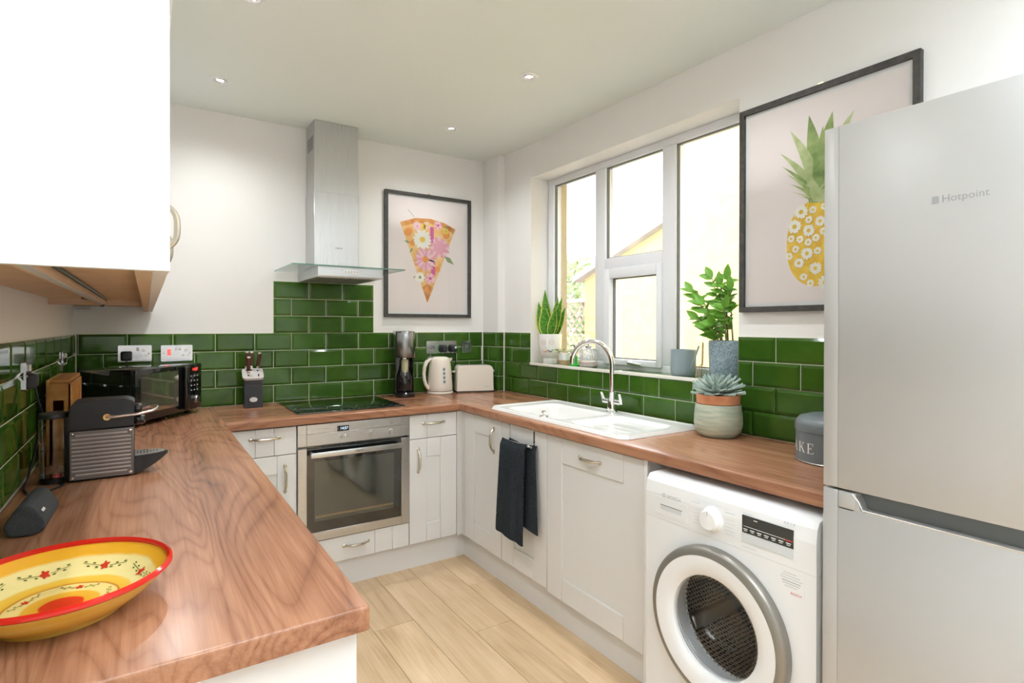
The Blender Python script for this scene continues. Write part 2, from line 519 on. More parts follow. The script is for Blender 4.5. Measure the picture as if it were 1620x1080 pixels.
rl = struct_root('added_rooflight', (1.2, -4.6, H + .12))  # unseen rooflight, added as a daylight source
b = B()
for x0, x1, y0, y1 in ((RX0 - .05, RX0, RY0 - .05, RY1 + .05), (RX1, RX1 + .05, RY0 - .05, RY1 + .05), (RX0, RX1, RY0 - .05, RY0), (RX0, RX1, RY1, RY1 + .05)):
    b.box((x0, y0, H + .1202), (x1, y1, H + .18))
part('kerb_frame', b, 'upvc', rl)
part('pane', B().box((RX0 - .02, RY0 - .02, H + .182), (RX1 + .02, RY1 + .02, H + .188)), 'glass', rl)
wl = structure('wall_left', B().box((-.2, YREAR, 0), (-EPS, EPS, H)), 'wall')
wb = structure('wall_back', B().box((-.2, EPS, 0), (W + .33, .2, H)), 'wall')
structure('wall_corner', B().box((XB + EPS, YB + EPS, 0), (W + EPS, EPS, H)), 'wall')
wc = bpy.data.objects['wall_corner']
# window wall: opening y -2.06..-.524, z 1.12..2.34
WY0, WY1, WZ0, WZ1 = -2.060, -0.526, 1.118, 2.340
XI, XO, XX = W + EPS, W + .215, W + .285
b = B()
b.box((XI, YREAR, 0), (XO, EPS, WZ0)); b.box((XI, YREAR, WZ1), (XO, EPS, H)); b.box((XI, YREAR, WZ0), (XO, WY0, WZ1)); b.box((XI, WY1, WZ0), (XO, EPS, WZ1))
wr = structure('wall_right', b, 'wall')
b = B()
b.box((XO, YREAR, -.2), (XX, .3, WZ0)); b.box((XO, YREAR, WZ1 + .03), (XX, .3, H + .4)); b.box((XO, YREAR, WZ0), (XX, WY0 + .02, WZ1 + .03)); b.box((XO, WY1 - .030, WZ0), (XX, .3, WZ1 + .03))
part('outer_render', b, 'yellow', wr)
# far end of the room behind the camera
structure('wall_rear', B().box((-.2, YREAR - .15, 0), (W + .33, YREAR, H)), 'wall')

# ---------------------------------------------------------------- wall tiles
tile_me = {}
def tile_mesh(w, h):
    key = (round(w, 4), round(h, 4))
    if key in tile_me: return tile_me[key]
    b = B(); w, h = key
    bv = min(.012, w * .3)
    lo = [(0, 0), (w, 0), (w, h), (0, h)]
    inn = [(bv, bv), (w - bv, bv), (w - bv, h - bv), (bv, h - bv)]
    r0 = [(x, y, 0) for x, y in lo]; r1 = [(x, y, .0042) for x, y in lo]; r2 = [(x, y, .0080) for x, y in inn]
    b.sheet([r0, r1, r2], False, True); b.poly(r2)
    me = b.mesh('tile'); me.materials.append(M['tile']); tile_me[key] = me
    return me

def tile_run(parent, T, u0, u1, rows, g=.0026):
    """rows: (v_bottom, joint position, u-limits); T maps (u, v, out of the wall)"""
    for v, j, lim in rows:
        a, z = lim or (u0, u1)
        k = math.ceil((a - j) / TW - 1e-6)
        edges = [a] + [j + i * TW for i in range(k, k + 40) if a + .004 < j + i * TW < z - .004] + [z]
        for e0, e1 in zip(edges, edges[1:]):
            if e1 - e0 < .007: continue
            o = add('tile', tile_mesh(e1 - e0 - g, RH - g), parent)
            o.matrix_basis = T @ Matrix.Translation((e0 + g / 2, v + g / 2, 0))

Tb = BACKP(0, EPS, 0)
XJ = 0.212
part('grout', B().box((0, EPS, ZW - .02), (XB, EPS - .0034, ZT + .002)).box((XJ + 3.5 * TW - .002, EPS, ZT), (XJ + 6.5 * TW + .002, EPS - .0034, ZT + 3 * RH + .002)), 'grout', wb)
hl = (XJ + 3.5 * TW, XJ + 6.5 * TW)
tile_run(wb, Tb, 0.002, XB - .001, [(ZW, XJ + TW / 2, None), (ZW + RH, XJ, None), (ZW + 2 * RH, XJ + TW / 2, None), (ZW + 3 * RH, XJ, None),
                                   (ZT, XJ + TW / 2, hl), (ZT + RH, XJ, hl), (ZT + 2 * RH, XJ + TW / 2, hl)])
# boxing
part('grout', B().box((XB + EPS, YB + EPS - .0034, ZW - .02), (W + EPS, YB + EPS, ZT + .002)).box((XB + EPS - .0034, YB + EPS - .0034, ZW - .02), (XB + EPS, 0, ZT + .002)), 'grout', wc)
tile_run(wc, RIGHTP(XB + EPS, 0, 0), 0.002, .207, [(ZW + i * RH, .08 + (i % 2) * TW / 2, None) for i in range(4)])
tile_run(wc, BACKP(0, YB + EPS, 0), XB + .002, W - .001, [(ZW + i * RH, 9, None) for i in range(4)])
# window wall
Tr = RIGHTP(W + EPS, 0, 0)
U0 = .4075
YE = 2.75
b = B()
b.box((W + EPS, YB, ZW - .02), (W + EPS - .0034, -YE, ZW + 2 * RH)); b.box((W + EPS, YB, ZW), (W + EPS - .0034, WY1, ZT + .002)); b.box((W + EPS, WY0, ZW), (W + EPS - .0034, -YE, ZT + .002))
part('grout', b, 'grout', wr)
lft, rgt = (-YB + .002, -WY1), (-WY0, YE)
tile_run(wr, Tr, -YB + .002, YE, [(ZW, U0 + TW / 2, None), (ZW + RH, U0, None)])
for lim in (lft, rgt):
    tile_run(wr, Tr, 0, 0, [(ZW + 2 * RH, U0 + TW / 2, lim), (ZW + 3 * RH, U0, lim)])
# left wall
Tl = LEFTP(-EPS, 0, 0)
part('grout', B().box((-EPS, -3.0, ZW - .02), (-EPS + .0034, EPS, ZT + .002)), 'grout', wl)
tile_run(wl, Tl, -2.85, -.002, [(ZW, -.06, None), (ZW + RH, -.16, None), (ZW + 2 * RH, -.06, None), (ZW + 3 * RH, -.16, None)])

# ---------------------------------------------------------------- window
win = struct_root('window_1', (W + .18, -1.29, WZ0))
XF0, XF1 = W + .146, W + .214
def fbox(y0, y1, z0, z1, dx=0.0): return B().box((XF0 + dx, y0, z0), (XF1, y1, z1), .004, 2)
part('frame_jamb', fbox(WY1, -.582, WZ0, WZ1), 'upvc', win)
part('frame_jamb', fbox(WY0, -1.995, WZ0, WZ1), 'upvc', win)
part('frame_head', fbox(-.582, -1.995, 2.300, WZ1), 'upvc', win)
part('frame_sill', fbox(-.582, -1.995, WZ0, 1.165), 'upvc', win)
part('mullion', fbox(-.996, -1.079, 1.165, 2.300), 'upvc', win)
part('mullion', fbox(-1.514, -1.597, 1.165, 2.300), 'upvc', win)
part('transom', fbox(-1.079, -1.514, 1.694, 1.764), 'upvc', win)
SX0 = XF0 - .014
b = B()
for y0, y1, z0, z1 in ((-1.082, -1.131, 1.150, 1.700), (-1.484, -1.520, 1.150, 1.700), (-1.131, -1.484, 1.645, 1.700), (-1.131, -1.484, 1.150, 1.183)):
    b.box((SX0, y0, z0), (XF1 - .01, y1, z1), .004, 2)
sash = part('sash', b, 'upvc', win, label='white opening sash in the lower middle of the window')
b = B().box((SX0 - .012, -1.285, 1.158), (SX0, -1.325, 1.176), .004).tube([(SX0 - .018, -1.300, 1.167), (SX0 - .022, -1.34, 1.163), (SX0 - .02, -1.40, 1.160)], [.009, .008, .006], 10)
part('window_handle', b, 'chrome', sash, label='chrome window handle')
for y0, y1, z0, z1 in ((-.582, -.996, 1.165, 2.30), (-1.079, -1.514, 1.764, 2.30), (-1.597, -1.995, 1.165, 2.30), (-1.131, -1.484, 1.183, 1.645)):
    part('pane', B().box((XF0 + .036, y0, z0), (XF0 + .040, y1, z1)), 'glass', win)
    gb = B(); t = .006
    for a in ((y0, y0 - t, z0, z1), (y1 + t, y1, z0, z1), (y0, y1, z0, z0 + t), (y0, y1, z1 - t, z1)):
        gb.box((XF0 + .018, a[0], a[2]), (XF0 + .034, a[1], a[3]))
    part('gasket', gb, 'fridged', win)
# tiled window sill
sill = structure('trim_1', B().box((W + .001, WY0, WZ0), (XF0, WY1, WZ0 + .006)).box((W - .004, WY0, WZ0 - .004), (W + .004, WY1, WZ0 + .0135), .002), 'grout')
ys = WY1
while ys > WY0 + .01:
    ye = max(ys - TW, WY0)
    o = add('tile', tile_mesh(ys - ye - .0026, .138), sill)
    o.matrix_basis = frameM((W + .006, ys - .0013, WZ0 + .0055), (0, -1, 0), (1, 0, 0), (0, 0, 1)) @ Matrix.Diagonal((1, 1, .8, 1))
    ys = ye
ZS = WZ0 + .0055 + .0064   # top of the sill tiles

# ---------------------------------------------------------------- outside
single('garden_paving', B().box((W + .33, -12, -.2), (40, 40, -.12)), 'ground', 'pale paving between the house and the yellow outbuilding', 'paving')
oh = thing('yellow_house', 'tall pale yellow rendered house wall beyond the window', 'house', (6.2, -3, -.12))
part('wall', B().box((5.2, -9, -.12), (8.2, .75, 5.6)), 'yellow', oh)
part('gutter', B().tube([(5.13, -9, 5.55), (5.13, .8, 5.55)], .05, 8), 'roof', oh)
part('drain_pipe', B().tube([(5.15, .70, 2.75), (5.15, .70, 2.66), (5.25, .74, 2.60)], .03, 8), 'roof', oh)
lt = thing('yellow_outbuilding', 'low yellow outbuilding with sloping grey roof edge beyond the window', 'outbuilding', (6.4, 1.6, -.12))
T = frameM((5.4, 0, 0), (0, 1, 0), (0, 0, 1), (1, 0, 0))
part('wall', B().prism([(.76, -.12), (2.41, -.12), (2.41, 2.03), (.76, 2.62)], 0, 2.2, T), 'yellow', lt)
part('roof', B().prism([(.76, 2.62), (2.53, 1.985), (2.53, 2.055), (.76, 2.70)], -.12, 2.3, T), 'roof', lt)
tr = thing('garden_fence', 'weathered wooden fence with diamond lattice beside the yellow outbuilding', 'fence', (5.6, 3.3, -.12))
for yy in (2.46, 4.3):
    part('post', B().box((5.55, yy, -.12), (5.63, yy + .08, 1.80), .005), 'trellis', tr)
part('rail', B().box((5.56, 2.46, 1.72), (5.62, 4.38, 1.77)), 'trellis', tr)
part('rail', B().box((5.56, 2.46, .50), (5.62, 4.38, .55)), 'trellis', tr)
part('lower_panel', B().box((5.57, 2.5, -.12), (5.60, 4.35, .5)), 'trellis', tr)
for sgn in (1, -1):
    k = 0
    for i in range(-9, 22):
        y0 = 2.54 + i * .135
        pts = []
        za, zb = .55, 1.72
        ya, yb = (y0, y0 + (zb - za)) if sgn > 0 else (y0 + (zb - za), y0)
        def clip(y, z, yo, zo):
            if y < 2.54: f = (2.54 - y) / (yo - y); return (2.54, z + (zo - z) * f)
            if y > 4.30: f = (4.30 - y) / (yo - y); return (4.30, z + (zo - z) * f)
            return (y, z)
        if max(ya, yb) < 2.56 or min(ya, yb) > 4.28: continue
        p, q_ = clip(ya, za, yb, zb), clip(yb, zb, ya, za)
        if abs(p[0] - q_[0]) < .05: continue
        part('slat', B().tube([(5.585 + .012 * sgn, *p), (5.585 + .012 * sgn, *q_)], .02, 4, flat=(1, .3)), 'trellis', tr)
def tree(px, py, zb, h, rad, label, seed, n=900):
    rnd = random.Random(seed)
    t = thing('garden_tree', label, 'tree', (px, py, zb + .02))
    part('trunk', B().tube([(0, 0, 0), (.08, .05, h * .35), (-.03, 0, h * .75)], [.12, .09, .03], 8), 'bark', t, world=False)
    b = B()
    for i in range(n):
        a, u = rnd.uniform(0, 6.283), rnd.uniform(-1, 1); rr = rad * rnd.uniform(.25, 1) ** .5
        c = Vector((math.cos(a) * math.sqrt(1 - u * u) * rr, math.sin(a) * math.sqrt(1 - u * u) * rr, h * .68 + u * rr * 1.1))
        d = Vector((rnd.gauss(0, 1), rnd.gauss(0, 1), rnd.gauss(0, 1))).normalized(); e = d.orthogonal().normalized()
        L_, w_ = rnd.uniform(.07, .15), rnd.uniform(.03, .05)
        b.poly([c - d * L_, c + e * w_, c + d * L_, c - e * w_])
    part('foliage', b, 'outleaf', t, world=False, kind='stuff')
tree(7.6, 5.0, -.12, 2.7, 1.0, 'leafy garden tree just behind the lattice fence', 3, 1300)
tree(9.5, 8.6, -.12, 3.4, 1.2, 'larger garden tree further back beyond the lattice fence', 5, 900)
tree(9.4, 4.4, -.12, 3.1, .9, 'slim tree rising behind the sloping outbuilding roof', 9, 500)
fh = thing('terraced_house', 'distant brick house with chimney seen above the garden trees', 'house', (22, 24, -.12))
part('wall', B().box((19, 20, -.12), (25, 27, 4.6)), 'brick', fh)
part('roof', B().prism([(19.6, 4.5), (27.4, 4.5), (23.5, 5.9)], 18.8, 25.2, frameM((0, 0, 0), (0, 1, 0), (0, 0, 1), (1, 0, 0))), 'roof', fh)
part('chimney', B().box((20, 22.3, 5.0), (20.8, 23.2, 6.7)), 'brick', fh)

# ---------------------------------------------------------------- cabinets
YF = -0.600      # fronts of the far run
XFR = 1.854      # fronts of the window run
ZC = ZW - TH - .003

def handle_b(T, L=.128, out=.022):
    """bow handle along local x, standing out along local z"""
    b = B(); n = 14
    pts, rs = [], []
    for i in range(n + 1):
        t = i / n; s_ = 2 * t - 1
        pts.append(T @ Vector((s_ * L / 2 * .93, 0, out * (1 - abs(s_) ** 3.2) + .003)))
        rs.append(.0052 + .0022 * (1 - s_ * s_))
    b.tube(pts, rs, 8)
    for s_ in (-1, 1):
        b.lathe([(.0001, .006), (.006, .0055), (.0095, .003), (.010, 0)], 12, T @ Vector((s_ * L / 2 * .96, 0, 0)), T.to_3x3().to_4x4() @ Matrix.Diagonal((1.3, .9, 1, 1)))
        b.ball(T @ Vector((s_ * L / 2 * 1.06, 0, .003)), .0042, 6)
    return b

def front_b(T, w, h, style, th=.020, fr=.095, rails=None):
    """door or drawer front in the local x-y plane from (0, 0); shaker frame or grooved slab"""
    b = B()
    if style == 'shaker':
        tr_, br_ = rails or (fr, fr)
        for a, c in (((0, 0), (fr, h)), ((w - fr, 0), (w, h)), ((fr, 0), (w - fr, br_)), ((fr, h - tr_), (w - fr, h))):
            b.box((a[0] + .0004, a[1] + .0004, -th), (c[0] - .0004, c[1] - .0004, 0), .0014, 1)
        b.box((fr - .003, br_ - .003, -th), (w - fr + .003, h - tr_ + .003, -.0075))
    else:
        cuts = [0] + style + [w]
        for a, c in zip(cuts, cuts[1:]):
            b.box((a + (.0004 if a else 0), 0, -th), (c - .0004, h, 0), .0014, 1)
    bmesh.ops.transform(b.bm, matrix=T, verts=b.bm.verts[:])
    return b

def back_unit(name, label, x0, x1, z0=.14):
    t = thing(name, label, 'cabinet', ((x0 + x1) / 2, YF / 2, 0))
    part('carcass', B().box((x0 + .001, -.005, z0 - .003), (x1 - .001, YF + .021, ZC)), 'cab', t)
    for lx in (x0 + .05, x1 - .05):
        for ly in (-.08, YF + .10):
            part('leg', B().lathe([(.025, 0), (.018, .01), (.018, z0 - .003)], 10, (lx, ly, 0)), 'black', t)
    return t

def bfront(t, name, x0, x1, z0, z1, style, hx=None, hz=None, vert=False, rails=None, fr=.095):
    g = .0016
    o = part(name, front_b(BACKP(x0 + g, YF, z0 + g), x1 - x0 - 2 * g, z1 - z0 - 2 * g, style, fr=fr, rails=rails), 'cab', t)
    if hx is not None:
        T = BACKP(hx, YF, hz)
        if vert: T = T @ Matrix.Rotation(R(90), 4, 'Z')
        part('handle', handle_b(T), 'nickel', o, label='aged nickel bow handle')
    return o

t = back_unit('base_cabinet', 'pale grey drawer and door cabinet left of the oven', .585, .922)
bfront(t, 'drawer', .585, .922, .731, .868, [.145, .230], .775, .820)
bfront(t, 'door', .585, .922, .14, .731, 'shaker', .866, .613, True, fr=.090)
t = back_unit('oven_housing_cabinet', 'pale grey cabinet with a low drawer under the oven', .922, 1.522)
bpy.data.objects.remove([o for o in t.children if o.name.startswith('carcass')][0])
b = B(); b.box((.923, -.005, .137), (.938, YF + .021, ZC)); b.box((1.506, -.005, .137), (1.521, YF + .021, ZC)); b.box((.938, -.005, .137), (1.506, YF + .021, .152)); b.box((.938, -.005, .258), (1.506, YF + .021, .270))
part('carcass', b, 'cab', t)
bfront(t, 'drawer', .922, 1.522, .14, .270, [.40, .50], 1.222, .217)
t = back_unit('base_cabinet', 'narrow pale grey drawer and door cabinet between the oven and the corner', 1.522, 1.821)
bfront(t, 'drawer', 1.522, 1.821, .731, .868, [.107], 1.670, .816)
bfront(t, 'door', 1.522, 1.821, .14, .731, 'shaker', 1.576, .610, True, fr=.105)
single('corner_post', B().box((1.8215, -.58, .137), (1.8535, YF - .002, .869)).box((1.8535, -.58, .137), (1.8735, -.6325, .869)), 'cab', 'pale grey filler post in the inner corner of the base cabinets', 'corner post')

def right_unit(name, label, y0, y1, carc=True):
    t = thing(name, label, 'cabinet', (W - .28, (y0 + y1) / 2, 0))
    if carc:
        part('carcass', B().box((XFR + .021, y0 - .001, .137), (W - .01, y1 + .001, .700)).box((XFR + .021, y0 - .001, .700), (XFR + .026, y1 + .001, ZC)), 'cab', t)
    for lx in (XFR + .1, W - .08):
        for ly in (y0 - .05, y1 + .05):
            part('leg', B().lathe([(.025, 0), (.018, .01), (.018, .137)], 10, (lx, ly, 0)), 'black', t)
    return t

def rfront(t, name, y0, y1, z0, z1, style, hy=None, hz=None, vert=False, rails=None, fr=.095):
    g = .0016
    o = part(name, front_b(RIGHTP(XFR, y0 - g, z0 + g), y0 - y1 - 2 * g, z1 - z0 - 2 * g, style, fr=fr, rails=rails), 'cab', t)
    if hy is not None:
        T = RIGHTP(XFR, hy, hz)
        if vert: T = T @ Matrix.Rotation(R(90), 4, 'Z')
        part('handle', handle_b(T), 'nickel', o, label='aged nickel bow handle')
    return o

t = right_unit('base_cabinet', 'pale grey corner cabinet door beside the hanging towel', -.634, -1.040)
rfront(t, 'door', -.634, -1.040, .14, .868, 'shaker', -.966, .755, True, fr=.112, rails=(.10, .10))
t = right_unit('sink_cabinet', 'pale grey cabinet under the sink with a towel hung over its door', -1.040, -1.438)
rfront(t, 'door', -1.040, -1.438, .14, .868, 'shaker', fr=.108, rails=(.10, .10))
t = thing('integrated_dishwasher', 'wide pale grey panelled appliance door with one handle beside the washing machine', 'dishwasher', (W - .28, -1.74, 0))
part('body', B().box((XFR + .021, -1.4395, .115), (W - .03, -2.042, .690)), 'wmgrey', t)
rfront(t, 'door', -1.438, -2.044, .13, .868, 'shaker', -1.737, .806, fr=.108, rails=(.113, .10))
for ly in (-1.49, -1.99):
    for lx in (XFR + .1, W - .1):
        part('foot', B().lathe([(.022, 0), (.022, .02), (.012, .025), (.012, .118)], 10, (lx, ly, 0)), 'black', t)
single('end_panel', B().box((XFR - .004, -2.0455, 0), (W - .02, -2.0635, ZC), .001, 1), 'upper', 'white end panel between dishwasher and washing machine', 'panel', (2.1, -2.054, 0))
single('end_panel', B().box((1.80, -2.7295, 0), (W - .02, -2.7475, ZC), .001, 1), 'upper', 'white end panel between washing machine and fridge', 'panel', (2.1, -2.738, 0))

# left run: end panel and three units whose doors face the room
XL = .5860
single('end_panel', B().box((0.0, -2.584, 0), (XL, -2.602, ZC), .001, 1), 'cab', 'pale grey end panel under the near end of the walnut worktop', 'panel', (.3, -2.59, 0))
for k, (y0, y1) in enumerate(((-2.5835, -2.0), (-2.0, -1.4), (-1.4, -.8))):
    lb = ('pale grey base cabinet next to the end panel under the coffee machine run', 'pale grey base cabinet in the middle of the left worktop run', 'pale grey base cabinet under the microwave end of the left run')[k]
    t = thing('base_cabinet', lb, 'cabinet', (.28, (y0 + y1) / 2, 0))
    part('carcass', B().box((.01, y0 + .001, .137), (XL - .022, y1 - .001, ZC)), 'cab', t)
    o = part('door', front_b(LEFTP(XL, y0 + .0016, .1416), y1 - y0 - .0032, .725, 'shaker'), 'cab', t)
    part('handle', handle_b(LEFTP(XL, y1 - .06, .75) @ Matrix.Rotation(R(90), 4, 'Z')), 'nickel', o)
    for ly in (y0 + .06, y1 - .06):
        for lx in (.08, XL - .1):
            part('leg', B().lathe([(.025, 0), (.018, .01), (.018, .137)], 10, (lx, ly, 0)), 'black', t)
# plinths
structure('trim_2', B().box((XL - .045, -.557, 0), (1.9, -.575, .134)), 'cab', 'pale grey plinth under the oven run')
structure('trim_3', B().box((1.884, -.557, 0), (1.902, -2.045, .126)), 'cab', 'pale grey plinth under the sink run')
structure('trim_4', B().box((XL - .045, -.557, 0), (XL - .063, -2.584, .134)), 'cab', 'pale grey plinth under the left run')

# upper cabinets on the left wall
XU = .322
ups = ((-2.658, -1.83), (-1.83, -.93), (-.93, -.004))
for k, (y0, y1) in enumerate(ups):
    lb = ('white wall cabinet with plain end panel nearest the room end', 'white wall cabinet between the two others on the left wall', 'white wall cabinet reaching the far tiled wall')[k]
    t = thing('wall_cabinet', lb, 'cabinet', (.15, (y0 + y1) / 2, 1.44))
    b = B()
    e0 = .018
    zlow = 1.44 if k == 0 else 1.472
    b.box((-.004, y0 + .0005, zlow), (XU if k == 0 else .302, y0 + e0, 2.16)); b.box((-.004, y1 - e0, 1.472), (.302, y1 - .0005, 2.16))
    b.box((-.004, y0 + e0, 1.472), (.302, y1 - e0, 1.490)); b.box((-.004, y0 + e0, 2.142), (.302, y1 - e0, 2.16)); b.box((-.004, y0 + e0, 1.49), (.004, y1 - e0, 2.142))
    part('carcass', b, 'upper' if k == 0 else 'upper', t)
    part('underside_panel', B().box((.0, y0 + (e0 if k == 0 else 0), 1.467), (.283, y1 - .001, 1.4718)), 'under', t, label='beige underside panel')
    if k == 2: part('cleat', B().box((.0, y0, 1.445), (.283, y0 + .016, 1.467)), 'under', t)
    part('light_rail', B().box((.283, y0 + (e0 if k == 0 else 0), 1.44), (.302, y1 - .0005, 1.472)), 'under', t)
    ym = (y0 + y1) / 2
    for j, (a, c) in enumerate(((y0, y1),) if k == 0 else ((y0, ym), (ym, y1))):
        o = part('door', front_b(LEFTP(XU, a + (.0196 if k == 0 else .0016), 1.4416), c - a - (.0212 if k == 0 else .0032), .716, 'shaker', fr=.08), 'upper', t)
        hy = (c - .045) if (k != 0 and j == 0) else (a + .045)
        if k == 0: hy = -1.88
        part('handle', handle_b(LEFTP(XU, hy, 1.615) @ Matrix.Rotation(R(90), 4, 'Z'), .135, .036), 'nickel', o, label='aged nickel bow handle')
    part('cornice', B().box((-.004, y0 + .001, 2.1602), (.350, y1 - .001, 2.20), .006), 'upper', t)
t = thing('under_cabinet_light', 'slim strip light with cable under the white wall cabinets', 'strip light', (.16, -1.6, 1.44))
part('housing', B().box((.142, -2.60, 1.449), (.172, -.95, 1.4665), .003), 'under', t)
part('diffuser', B().box((.155, -2.58, 1.446), (.167, -.98, 1.449)), 'wmgrey', t)
part('cable', B().tube([(.176, -2.6, 1.4615), (.178, -1.7, 1.461), (.174, -1.05, 1.4615), (.168, -.96, 1.455), (.16, -.94, 1.442), (.15, -.90, 1.444), (.14, -.7, 1.462)], .0035, 6), 'black', t)
part('cable', B().tube([(.139, -1.45, 1.462), (.125, -1.3, 1.462), (.135, -1.2, 1.462), (.11, -1.1, 1.462), (.13, -.98, 1.462)], .003, 6), 'black', t)
single('junction_box', B().box((.004, -.0, 1.4505), (.060, -.018, 1.4665), .002, 1), 'wmgrey', 'small grey connector box in the corner under the wall cabinet', 'connector box')

# ---------------------------------------------------------------- worktops
wt = thing('worktop', 'walnut worktop running around three walls of the kitchen', 'worktop', (1.2, -.3, ZW - TH))
def nosing(L_, T, ends=(False, False)):
    """post-formed front edge: profile in local x (inwards) / z, swept along local y"""
    r = .007
    prof = [(.06, -TH), (.006, -TH), (.0018, -TH + .002), (0, -TH + .007)]
    prof += [(r - r * math.cos(R(a)), -r + r * math.sin(R(a))) for a in (0, 22, 45, 68, 90)] + [(.06, 0)]
    b = B()
    loft(b, [[T @ Vector((x, y, z)) for x, z in prof] for y in (0, L_)])
    return b
def merge(b, c):
    me = c.mesh('tmp'); n = len(b.bm.verts); b.bm.from_mesh(me); bpy.data.meshes.remove(me); return b
XLW, YBW, XRW = .6006, -.629, 1.826
# left: from far wall to the near end
b = B().box((.001, -2.629, ZW - TH), (XLW, -.6295, ZW))
es = [e for e in b.bm.edges if all(v.co.z > ZW - .001 for v in e.verts) and (all(v.co.x > XLW - .001 for v in e.verts) or all(v.co.y < -2.62 for v in e.verts))]
es += [e for e in b.bm.edges if all(v.co.x > XLW - .001 and v.co.y < -2.62 for v in e.verts)]
bmesh.ops.bevel(b.bm, geom=es, offset=.007, segments=4, profile=.5, affect='EDGES')
for f in b.bm.faces: f.smooth = True
b.box((.001, -.6295, ZW - TH), (XLW - .0006, -.001, ZW))
part('worktop_section', b, 'walY', wt)
# far: hob opening is covered by the hob, which lies on top
b = nosing(XRW - XLW - .0006, frameM((XLW + .0006, YBW, ZW), (0, 1, 0), (1, 0, 0), (0, 0, 1)))
b.box((XLW, YBW + .06, ZW - TH), (XRW - .0006, -.001, ZW))
part('worktop_section', b, 'walX', wt)
# window side, with the sink cut-out
YRE = -2.728
SC = (1.905, 2.315, -.925, -1.865)   # cut-out x0 x1 y0 y1
b = nosing(-YRE - .629, frameM((XRW, -.629, ZW), (1, 0, 0), (0, -1, 0), (0, 0, 1)))
for x0, x1, y0, y1 in ((XRW, W - .001, -.629, -.21), (XRW + .06, W - .001, SC[2], -.629), (XRW + .06, W - .001, YRE, SC[3]), (XRW + .06, SC[0], SC[3], SC[2]), (SC[1], W - .001, SC[3], SC[2])):
    b.box((x0, y0, ZW - TH), (x1, y1, ZW))
b.box((XRW, -.21, ZW - TH), (XB - .001, -.001, ZW))
part('worktop_section', b, 'walY', wt)

# ---------------------------------------------------------------- sink and tap
sk = thing('sink', 'white ceramic inset sink with bowl and drainer under the window', 'sink', (2.105, -1.395, ZW))
SX, SY = (1.872, 2.352), (-.872, -1.918)
b = B()
nx, ny = 56, 110
cw, ch = SX[1] - SX[0], SY[0] - SY[1]
ccx, ccy = sum(SX) / 2, sum(SY) / 2
def rr_sdf(px, py, hx, hy, r):
    qx, qy = abs(px) - hx + r, abs(py) - hy + r
    return math.hypot(max(qx, 0), max(qy, 0)) + min(max(qx, qy), 0) - r
def sm(a, b_, t):
    t = max(0, min(1, (t - a) / (b_ - a))); return t * t * (3 - 2 * t)
rows = []
for i in range(nx + 1):
    row = []
    for j in range(ny + 1):
        u, v = 2 * i / nx - 1, 2 * j / ny - 1
        # denser towards the rim
        u = math.copysign(abs(u) ** .85, u); v = math.copysign(abs(v) ** .92, v)
        hx, hy, r = cw / 2, ch / 2, .055
        px, py = u * hx, v * hy
        # pull the corners in to a rounded outline
        d = max(abs(u), abs(v))
        if d > 1e-6:
            ex, ey = px / d, py / d
            k = 1.0
            if rr_sdf(ex, ey, hx, hy, r) > 0:
                lo_, hi_ = .5, 1.0
                for _ in range(18):
                    md = (lo_ + hi_) / 2
                    if rr_sdf(ex * md, ey * md, hx, hy, r) > 0: hi_ = md
                    else: lo_ = md
                k = lo_
            w_ = d ** 6
            px, py = px * (1 + (k - 1) * w_), py * (1 + (k - 1) * w_)
        X, Y = ccx + px, ccy - py
        e = -rr_sdf(px, py, hx, hy, r)          # distance in from the outer edge
        z = .015 * sm(-.001, .010, e) - .004 * sm(.018, .034, e)
        # bowl
        ds = -rr_sdf(X - 2.085, Y + 1.215, .165, .232, .06)
        z -= .150 * sm(-.004, .050, ds)
        # drainer
        dd = -rr_sdf(X - 2.085, Y + 1.680, .165, .178, .05)
        z -= .016 * sm(-.002, .03, dd) + (.0012 * (.5 + .5 * math.sin((X - 2.0) * 110)) * sm(.02, .05, dd) if Y < -1.54 else 0)
        row.append((X, Y, ZW + .0006 + z))
    rows.append(row)
b.sheet(rows)
part('basin', b, 'ceramic', sk)
part('waste', B().lathe([(.0001, .004), (.03, .004), (.042, .0015), (.043, -.002)], 24, (2.085, -1.215, ZW + .0006 - .139)), 'chrome', sk, label='chrome plughole')
t = thing('sink_plug', 'small chrome plug standing on the front ledge of the sink', 'plug', (1.905, -1.345, ZW + .012))
part('disc', B().lathe([(.0001, 0), (.020, 0), (.022, .003), (.020, .008), (.006, .010), (.0001, .010)], 20, (0, 0, 0)), 'chrome', t, world=False)
part('knob', B().lathe([(.004, .010), (.004, .018), (.010, .021), (.012, .027), (.009, .032), (.0001, .033)], 16), 'chrome', t, world=False)
tp = thing('mixer_tap', 'chrome swan-neck mixer tap with two levers behind the sink', 'tap', (2.290, -1.412, ZW + .0115))
Lz = ZW + .0115
part('base', B().lathe([(.030, 0), (.030, .006), (.024, .010), (.023, .07), (.019, .078), (.016, .10), (.0135, .105)], 24), 'chrome', tp, world=False)
path = [(0, 0, .09), (0, 0, .19)]
AR = .118
for i in range(0, 17):
    a = R(180 - 11.25 * i * 1.02)
    path.append((-.35 * (AR + AR * math.cos(a)), .94 * (AR + AR * math.cos(a)), .245 + AR * math.sin(a)))
part('spout', B().tube(path, .0135, 16), 'chrome', tp, world=False)
for sgn in (-1, 1):
    o = part('lever', B().tube([(0, sgn * .015, .056), (0, sgn * .062, .056)], [.012, .013], 14).tube([(0, sgn * .060, .05), (-.004, sgn * .063, .072), (-.014, sgn * .066, .100)], [.009, .0075, .006], 10, flat=(1.4, .7)), 'chrome', tp, world=False)

